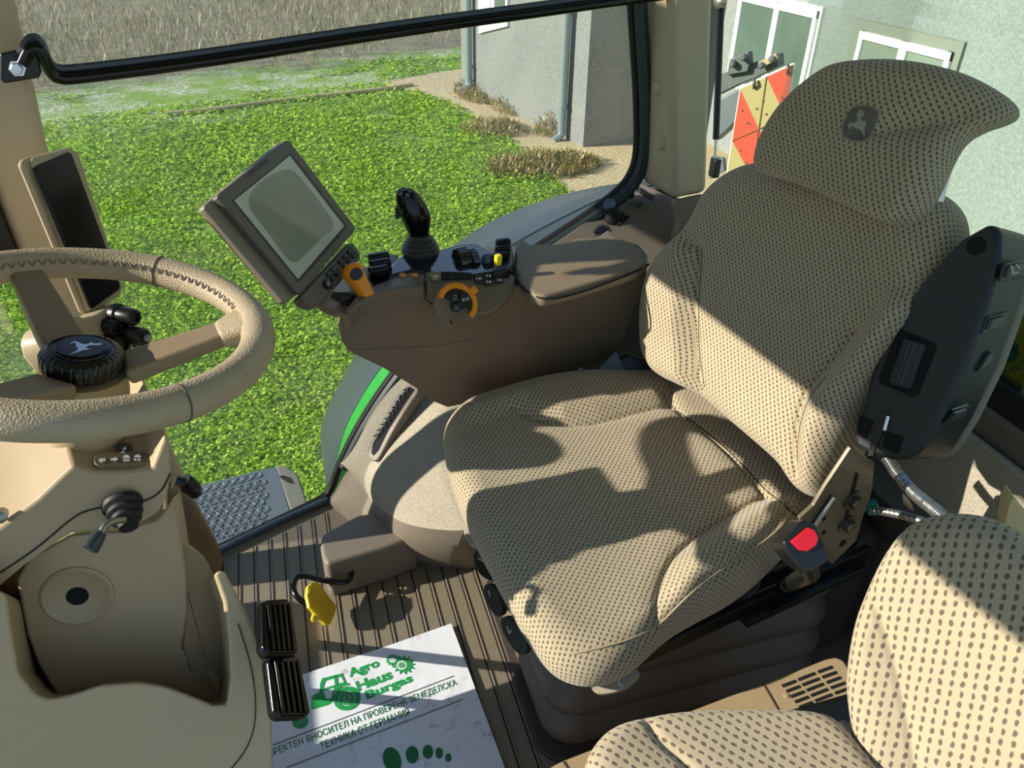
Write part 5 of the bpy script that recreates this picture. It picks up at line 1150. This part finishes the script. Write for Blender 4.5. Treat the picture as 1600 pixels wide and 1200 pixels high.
vs=np.stack([X,Y,Z],-1).reshape(-1,3); idx=np.arange(N*N).reshape(N,N)
fs=np.stack([idx[:-1,:-1],idx[:-1,1:],idx[1:,1:],idx[1:,:-1]],-1).reshape(-1,4)
me.from_pydata(vs.tolist(),[],fs.tolist()); linkme('ground',me,ground_mat(),kind='structure')
# paving beside the building
def pave_mat():
    t=NT('sandy brick paving'); o=t.obj(); q=t.node('ShaderNodeTexBrick'); t.l.new(o,q.inputs['Vector']); q.inputs['Scale'].default_value=5; q.inputs['Mortar Size'].default_value=.03
    q.inputs['Color1'].default_value=rgb(204,190,148);q.inputs['Color2'].default_value=rgb(190,176,136);q.inputs['Mortar'].default_value=rgb(140,126,90)
    n=t.ramp(t.noise(o,2.2,6,.7),.45,.62); t.l.new(t.mix(t.math('MULTIPLY',n,.75),q.outputs['Color'],rgb(186,168,124)),t.b.inputs['Base Color']); t.b.inputs['Roughness'].default_value=.9; t.bump(t.noise(o,20,5),.5,.03); return t.m
bm=BM(); prism(bm,[g(x,y,GZ+.0) for x,y in ((600,130),(690,158),(780,205),(850,262),(905,318),(960,400),(1000,520),(1200,700),(1700,1000),(2400,700))]+[V((9,1,GZ)),V((9,13,GZ)),V((3.5,15,GZ))],V((0,0,.02))); link('paving',bm,pave_mat(),kind='structure',smooth=False)
# building
def stucco(name,c,sc=1):
    t=NT(name); o=t.obj(); n=t.noise(o,.9,6,.65); f=t.noise(o,38,3,.8)
    a=t.mix(t.ramp(n,.4,.62),tuple(x*.86 for x in rgb(*c)[:3])+(1,),rgb(*c)); t.l.new(t.mix(t.math('MULTIPLY',t.ramp(f,.42,.62),.6),a,rgb(min(255,c[0]+25),min(255,c[1]+25),min(255,c[2]+25))),t.b.inputs['Base Color']); t.b.inputs['Roughness'].default_value=.95; t.bump(f,.7,.02); return t.m
STU=stucco('pale grey render',(120,126,120)); STU2=stucco('white grey roughcast',(132,140,135)); STUS=stucco('shaded side render',(138,136,128))
Bc=g(910,232); Bl=g(722,142); Br=g(1002,223)
bl=thing('building','pale grey rendered building with white framed windows beyond the lawn','building',V((6,9,GZ)))
dirl=(Bl-Bc); dirr=(Br-Bc).normalized()
X0=5.6
Bend=Bc+dirr*((X0-Bc.x)/dirr.x)
def up_(p,h): return V((p.x,p.y,h))
HB=4.2
bm=BM(); prism(bm,[Bc,Bend,V((X0+5,Bend.y,GZ)),V((X0+5,Bl.y+.4,GZ)),Bl],V((0,0,HB-GZ))); link('wall',bm,STU,bl,smooth=False)
bm=BM(); prism(bm,[Bc+V((0,-.012,0)),Bend+V((0,-.012,0)),Bend+V((0,0,0)),Bc],V((0,0,HB-GZ))); link('wall',bm,STUS,bl,smooth=False,label='shaded side wall face with its own tone')  # thin skin: shade of this side is put into a separate render tone
bm=BM(); prism(bm,[V((X0,Bend.y,GZ)),V((X0,-4,GZ)),V((X0+5,-4,GZ)),V((X0+5,Bend.y,GZ))],V((0,0,HB-GZ))); link('wall',bm,STU2,bl,smooth=False,label='roughcast wall facing the rear window')
WHF=plain('white window frame',(232,236,232),.4); WG=plain('dark green window glass',(84,104,92),.08,var=.25,vs=3,coat=.3); WG2=plain('grey green blind glass',(128,140,128),.2,var=.1)
def wx(x,y,d=0): return px_(x,y,X0-d)
def window(x0y,x1y,zb,surround,label=None,open_=True):
    A=wx(*x0y);B=wx(*x1y); y0,y1=A.y,B.y; ztop=max(A.z,B.z)
    if y0<y1: y0,y1=y1,y0
    w=y0-y1
    def bar(ya,yb,za,zb_,d0,d1,mat,par,name='bar'):
        ya,yb=min(ya,yb),max(ya,yb); za,zb_=min(za,zb_),max(za,zb_)
        bm=BM(); prism(bm,[V((X0-d0,ya,za)),V((X0-d0,yb,za)),V((X0-d0,yb,zb_)),V((X0-d0,ya,zb_))],V((d0-d1,0,0))); return link(name,bm,mat,par,smooth=False)
    fr=bar(y0,y1,zb,ztop,.03,-.02,WHF if surround else plain('shaded reveal render',(128,132,120),.9),bl,'window')
    m=.045 if surround else .09
    ya,yb=y0-m*1.6,y1+m*.8; zt=ztop-m
    bar(ya,yb,zb+.05,zt,.034,.03,WG if surround else WG2,fr,'pane')
    ym=(ya*.48+yb*.52)
    for (p,q) in ((ya,ya-.06),(ym+.05,ym-.05),(yb+.06,yb)): bar(p,q,zb,zt,.06,.03,WHF,fr,'window_bar')
    bar(ya,yb,zt,zt-.07,.064,.03,WHF,fr,'window_bar'); bar(ya,yb,zb,zb+.08,.064,.03,WHF,fr,'window_bar')
window((1157,0),(1290,11),-.75,True)
window((1341,28),(1512,66),-.75,False)
# little window on the far wall
wd=dirl.normalized(); nw_=V((wd.y,-wd.x,0)); 
if nw_.x>0: nw_=-nw_
def wl(x,y,d=0): return pp(x,y,Bc+nw_*d,nw_)
bm=BM(); prism(bm,[wl(751,-40),wl(796,-60),wl(796,41),wl(751,52)],nw_*.04); fr=link('window',bm,WHF,bl,smooth=False)
bm=BM(); prism(bm,[wl(773,-40,.042),wl(789,-50,.042),wl(789,30,.042),wl(773,34,.042)],nw_*.01); link('pane',bm,WG,fr,smooth=False)
bm=BM(); prism(bm,[wl(755,-40,.042),wl(767,-45,.042),wl(767,36,.042),wl(755,39,.042)],nw_*.01); link('pane',bm,plain('pale pane',(190,196,190),.3),fr,smooth=False)
PIPE=plain('grey blue zinc pipe',(140,156,158),.35,metal=.4)
for i,(xb,yb_) in enumerate(((877,214),(733,136))):
    b=wl(xb,yb_,.09); tp2=V((b.x,b.y,HB)); t=thing('downpipe',['zinc rain downpipe near the building corner','zinc rain downpipe at the far end of the building wall'][i],'downpipe',V((b.x,b.y,GZ)),group='rain downpipes on the building')
    bm=BM(); tube(bm,[tp2,b+V((0,0,.12)),b+V((0,0,.02)),b+nw_*.12-V((0,0,.04))],.055,16,smooth=1); link('pipe',bm,PIPE,t)
    bm=BM(); lathe(bm,V((b.x,b.y,GZ+1.6)),V((0,0,1)),[(.05,0),(.064,0),(.064,.05),(.05,.05)],18); lathe(bm,V((b.x,b.y,GZ+.45)),V((0,0,1)),[(.05,0),(.064,0),(.064,.05),(.05,.05)],18); link('clamp',bm,PIPE,t)
# hazard board and implement behind the tractor
Ph=pd(1190,200,4.2); nh=V((-.55,-.80,.25)).normalized(); nh=(CP-Ph); nh.z*=.3; nh=(nh.normalized()+V((-.5,0,0))).normalized()
hz=thing('hazard_board','square red and pale yellow striped hazard board behind the tractor','sign',Ph)
TL,TR,BR,BL=(1156,136),(1241,97),(1219,262),(1130,299)
slabpx('board',[TL,TR,BR,BL],Ph,nh,.03,plain('white board edge',(226,222,205),.5),hz,bevel=.002)
HR=plain('faded orange red',(186,70,44),.5,var=.08,vs=6); HY=plain('faded pale yellow',(158,150,96),.5,var=.06,vs=6)
def hp_(u,v): # u right, v down in 0..1
    x=(TL[0]*(1-u)+TR[0]*u)*(1-v)+(BL[0]*(1-u)+BR[0]*u)*v; y=(TL[1]*(1-u)+TR[1]*u)*(1-v)+(BL[1]*(1-u)+BR[1]*u)*v; return pp(x,y,Ph+nh*.001,nh)
def stripe(pts,mat,h=.002):
    bm=BM(); prism(bm,[hp_(*q)+nh*h for q in pts],-nh*h); link('stripe',bm,mat,hz,smooth=False)
stripe([(.02,.02),(.98,.02),(.98,.98),(.02,.98)],HY,.0012)
stripe([(.02,.03),(.5,.52),(.02,.52)],HR); stripe([(.5,.02),(.98,.02),(.98,.52)],HR)
stripe([(.02,.52),(.5,.52),(.5,.98)],HR); stripe([(.5,.52),(.98,.98),(.5,.98)],HR)
bm=BM()
for a,b in (((.5,.02),(.5,.98)),((.02,.52),(.98,.52))): tube(bm,[hp_(*a)+nh*.003,hp_(*b)+nh*.003],.003,5)
link('cross_seam',bm,plain('dark seam',(110,84,50),.7),hz)
bm=BM()
for q in ((.12,.25),(.25,.4),(.3,.42),(.4,.3),(.5,.25),(.6,.4),(.2,.65),(.35,.8),(.5,.72),(.15,.85),(.25,.95),(.85,.3),(.7,.55)): lathe(bm,hp_(*q)+nh*.003,nh,[(0,0),(.006,0),(.006,.002),(0,.002)],8)
link('rivets',bm,plain('rusty rivet',(120,80,50),.7),hz)
im=thing('implement_frame','grey weathered steel hitch implement behind the hazard board','implement',pd(1170,150,4.6))
IM=plain('weathered grey steel',(84,92,88),.6,var=.3,vs=20); IM2=plain('ochre worn steel',(168,152,110),.6,var=.2,vs=20)
Q=pd(1170,150,4.5)
slabpx('upper_plate',[(1140,92),(1170,80),(1171,100),(1168,112),(1135,118)],Q,nh,.06,IM,im,bevel=.006)
slabpx('cross_beam',[(1118,118),(1172,100),(1215,84),(1216,104),(1180,122),(1155,132),(1118,150)],Q-nh*.03,nh,.10,IM,im,bevel=.006)
slabpx('ochre_link',[(1184,98),(1212,83),(1216,92),(1186,108)],Q+nh*.02,nh,.02,IM2,im,bevel=.003)
slabpx('side_arm',[(1116,160),(1160,135),(1150,190),(1135,205),(1116,222)],Q-nh*.02,nh,.12,plain('slate steel',(92,104,104),.5,var=.15,vs=10),im,bevel=.01)
slabpx('lower_plate',[(1110,245),(1130,248),(1132,268),(1108,280)],Q,nh,.04,plain('slate steel',(92,104,104),.5),im,bevel=.004)
for x,y in ((1145,100),(1162,90),(1190,102),(1207,92)):
    bm=BM(); lathe(bm,pp(x,y,Q+nh*.02,nh),nh,[(0,-.03),(.018,-.03),(.018,.012),(.010,.02),(0,.02)],8); link('bolt',bm,IM,im)
for i,(x,y) in enumerate(((1178,126),(1231,104))):
    bm=BM(); tube(bm,[pp(x,y-3,Ph+nh*.02,nh),pp(x+1,y+4,Ph+nh*.025,nh),pp(x,y+12,Ph+nh*.01,nh)],.008,6); link('board_clip',bm,plain('dark clip',(60,60,50),.6),hz)
# ============================================================ PLANTS
def leafmesh(name,P,size,kinds,mats,label,cat,upr=.35,seed=1):
    """each leaf: a bent quad pair; P (n,3)"""
    r=np.random.default_rng(seed); n=len(P); a=r.uniform(0,2*np.pi,n); tilt=r.uniform(.15,1.0,n)*upr*1.6
    s=size*r.uniform(.6,1.3,n)
    d=np.stack([np.cos(a)*np.cos(tilt),np.sin(a)*np.cos(tilt),np.sin(tilt)],1); w=np.stack([-np.sin(a),np.cos(a),r.uniform(-.4,.4,n)],1)
    wd=s*kinds
    p0=P; p1=P+d*(s*.55)[:,None]+w*(wd*.5)[:,None]; p2=P+d*s[:,None]; p2[:,2]-=s*.15; p3=P+d*(s*.55)[:,None]-w*(wd*.5)[:,None]
    vs=np.stack([p0,p1,p2,p3],1).reshape(-1,3).astype(np.float32)
    me=bpy.data.meshes.new(name); me.vertices.add(4*n); me.vertices.foreach_set('co',vs.ravel()); me.loops.add(4*n); me.loops.foreach_set('vertex_index',np.arange(4*n,dtype=np.int32)); me.polygons.add(n); me.polygons.foreach_set('loop_start',np.arange(0,4*n,4,dtype=np.int32)); 
    me.polygons.foreach_set('material_index',r.integers(0,len(mats),n).astype(np.int32)) if len(mats)>1 else None
    me.update(calc_edges=True); me.validate()
    return linkme(name,me,mats,smooth=False,label=label,cat=cat,kind='stuff')
def leafmat(name,c,tr=.5):
    t=NT(name); d=t.node('ShaderNodeBsdfTranslucent'); o=t.obj(); n=t.noise(o,1.3,4,.6)
    col=t.mix(n,tuple(x*.7 for x in rgb(*c)[:3])+(1,),tuple(min(1,x*1.25) for x in rgb(*c)[:3])+(1,)); t.l.new(col,t.b.inputs['Base Color']); t.l.new(col,d.inputs[0]); t.b.inputs['Roughness'].default_value=.5
    m=t.node('ShaderNodeMixShader'); m.inputs[0].default_value=tr; t.l.new(t.b.outputs[0],m.inputs[1]); t.l.new(d.outputs[0],m.inputs[2]); t.l.new(m.outputs[0],t.out.inputs[0]); return t.m
GR=[leafmat('meadow green leaf',(170,206,62)),leafmat('bright green leaf',(200,226,84)),leafmat('deep green leaf',(120,162,46))]
DRY=[leafmat('dry straw blade',(176,164,130),.3),leafmat('grey brown stem',(140,130,104),.3),leafmat('olive weed blade',(132,142,92),.3)]
def edge_y(x): A,B=g(150,225),g(690,140); return A.y+(x-A.x)*(B.y-A.y)/(B.x-A.x)
def dry_y(x): A,B=g(150,150),g(680,85); return A.y+(x-A.x)*(B.y-A.y)/(B.x-A.x)
def fbm(P,sc,seed):
    r=np.random.default_rng(seed); o=np.zeros(len(P))
    for k in range(7):
        f=sc*(1.7**k)*.6; a=r.uniform(0,6.28,3); o+=np.sin(P[:,0]*f*np.cos(a[0])+P[:,1]*f*np.sin(a[0])+a[1]+1.5*np.sin(P[:,1]*f*.7+a[2]))/(1.5**k)
    return o
pav=[g(x,y) for x,y in ((600,130),(690,158),(780,205),(850,262),(905,318),(960,400),(1000,520),(1200,700))]
pav2=[(p.x,p.y) for p in pav]+[(9,0),(9,14),(3,15)]
def scatter(n,x0,x1,y0,y1,pw,seed):
    r=np.random.default_rng(seed); y=y0+(y1-y0)*r.random(n)**pw; x=r.uniform(-1,1,n); cx=.10*y; 
    return np.stack([cx*0+x0+(x1-x0)*r.random(n)*1.0,y,np.full(n,GZ)],1)
r=np.random.default_rng(3); n=300000
y=2.2+ (14)*r.random(n)**1.25; x=(-.62+ (.62+.62)*r.random(n))*y-.25+.05*y
P=np.stack([x,y,np.full(n,GZ)],1)
ins,_=inpoly(P[:,:2],pav2); nz=fbm(P,1.2,5)
ey=np.array([edge_y(v) for v in P[:,0]]); dd=P[:,1]-ey+nz*.25
keep=(~ins)&((dd<0)|((dd<3.2)&(fbm(P,2.2,9)>.3)&(r.random(n)<.5)))&(fbm(P,2.6,11)>-1.9)
P=P[keep]; P[:,2]+=np.random.default_rng(4).uniform(0,.05,len(P))*(1+.5*np.sin(P[:,0]*3)); sz=.022+.0035*np.clip(P[:,1]-3,0,12)
leafmesh('lawn_grass',P,sz,.75,GR,'bright green lawn of clover and grass outside the side window','grass',.5,2)
n=60000; y=10+22*r.random(n)**1.3; x=-.75*y+1.5*y*r.random(n); P=np.stack([x,y,np.full(n,GZ)],1)
dyv=np.array([dry_y(v) for v in P[:,0]]); bx=inpoly(P[:,:2],[(Bl.x,Bl.y),(Bc.x,Bc.y),(12,Bc.y),(12,Bl.y+.5)])[0]
keep=(P[:,1]-dyv+fbm(P,.6,3)*.5>0)&(~bx); P=P[keep]; P[:,2]+=np.random.default_rng(8).uniform(0,.35,len(P))
leafmesh('dry_weeds',P,np.full(len(P),.32),.06,DRY,'tall dry grey-brown weeds in the field beyond the track','weeds',.95,6)
# dry bushes at the lawn corner and weeds along the wall
def patch(c,rx,ry,n,hh,seed):
    r=np.random.default_rng(seed); a=r.uniform(0,6.28,n); q=np.sqrt(r.random(n)); return np.stack([c.x+np.cos(a)*q*rx,c.y+np.sin(a)*q*ry,np.full(n,GZ)+r.random(n)*hh*(1-q*q)],1)
TW=[leafmat('brown twig',(146,124,88),.2),leafmat('straw twig',(188,166,112),.2),leafmat('olive twig leaf',(126,136,66),.3)]
for i,(x,y,rx,ry,n,hh,lab) in enumerate(((850,262,.75,.5,2600,.12,'dry brown weed clump on the paving by the lawn corner'),(770,205,.45,.45,1000,.12,'straw coloured weeds at the lawn edge before the grey wall'),(860,210,.30,.25,400,.25,'thin dry twigs at the foot of the nearer downpipe'),(745,150,.35,.7,1300,.25,'straw coloured weeds at the foot of the far downpipe'),(790,172,.2,.5,500,.2,'pale weed strip along the base of the grey wall'))):
    c=g(x,y); Pq=patch(c,rx,ry,n,hh,20+i); o=leafmesh('dry_weed_clump',Pq,np.full(len(Pq),.13),.12,TW,lab,'weeds',.9,30+i); o['group']='dry weed clumps beside the building'
# old hose or plank along the lawn edge
bm=BM(); pts=[g(x,y)+V((0,0,.04)) for x,y in ((262,182),(330,176),(400,166),(470,157),(540,150),(600,143),(645,136))]; tube(bm,pts,.035,8,smooth=1); link('fallen_pole',bm,plain('weathered straw wood',(186,168,124),.8,var=.2,vs=10),label='long weathered pole lying along the far edge of the lawn',cat='pole',org=pts[0])
# distant things beyond the field, hidden by frame top: none
hd_=thing('reflection_hood','added hood shape beyond the windscreen, its grey standing in for the glass reflection','hood',V((-1.6,.95,-.2)))  # added hood, coloured grey to imitate the reflection in the windscreen
bm=BM(); prism(bm,[V((-3.2,.45,-.5)),V((-.80,.45,-.5)),V((-.80,1.38,-.5)),V((-3.2,1.30,-.5))],V((0,0,.85)),top=[V((-3.2,.55,.22)),V((-.80,.5,.34)),V((-.80,1.32,.34)),V((-3.2,1.22,.22))]); link('hood_panel',bm,plain('hood glass reflection grey',(104,112,108),.35,var=.08,vs=3),hd_,bevel=.06,seg=5)
bm=BM(); tube(bm,[V((-.9,.91,.35)),V((-3.1,.90,.235))],.02,8); link('centre_ridge',bm,MC['hood glass reflection grey'],hd_)
# ============================================================ LIGHT
SEL,SAZ=23.3,-5.0
d=V((math.cos(math.radians(SEL))*math.cos(math.radians(SAZ)),math.cos(math.radians(SEL))*math.sin(math.radians(SAZ)),-math.sin(math.radians(SEL))))
sl=bpy.data.lights.new('sun','SUN'); sl.energy=7.0; sl.angle=math.radians(.55); sl.color=(1,.93,.80)
so_=bpy.data.objects.new('sun',sl); COL.objects.link(so_); so_.rotation_euler=d.to_track_quat('-Z','Y').to_euler(); so_.location=(-8,3,8)
wd_=bpy.data.worlds.new('world'); scn.world=wd_; wd_.use_nodes=True; nt=wd_.node_tree; bg=nt.nodes['Background']
tc=nt.nodes.new('ShaderNodeTexCoord'); sp=nt.nodes.new('ShaderNodeSeparateXYZ'); cr=nt.nodes.new('ShaderNodeValToRGB')
nt.links.new(tc.outputs['Generated'],sp.inputs[0]); nt.links.new(sp.outputs[2],cr.inputs[0])
cr.color_ramp.elements[0].position=0; cr.color_ramp.elements[0].color=(.62,.74,.84,1); cr.color_ramp.elements[1].position=.6; cr.color_ramp.elements[1].color=(.22,.42,.80,1)
nt.links.new(cr.outputs[0],bg.inputs[0]); bg.inputs[1].default_value=.8
scn.view_settings.view_transform='Standard'; scn.view_settings.look='None'; scn.view_settings.exposure=0.24; scn.view_settings.gamma=1; scn.view_settings.use_curve_mapping=False
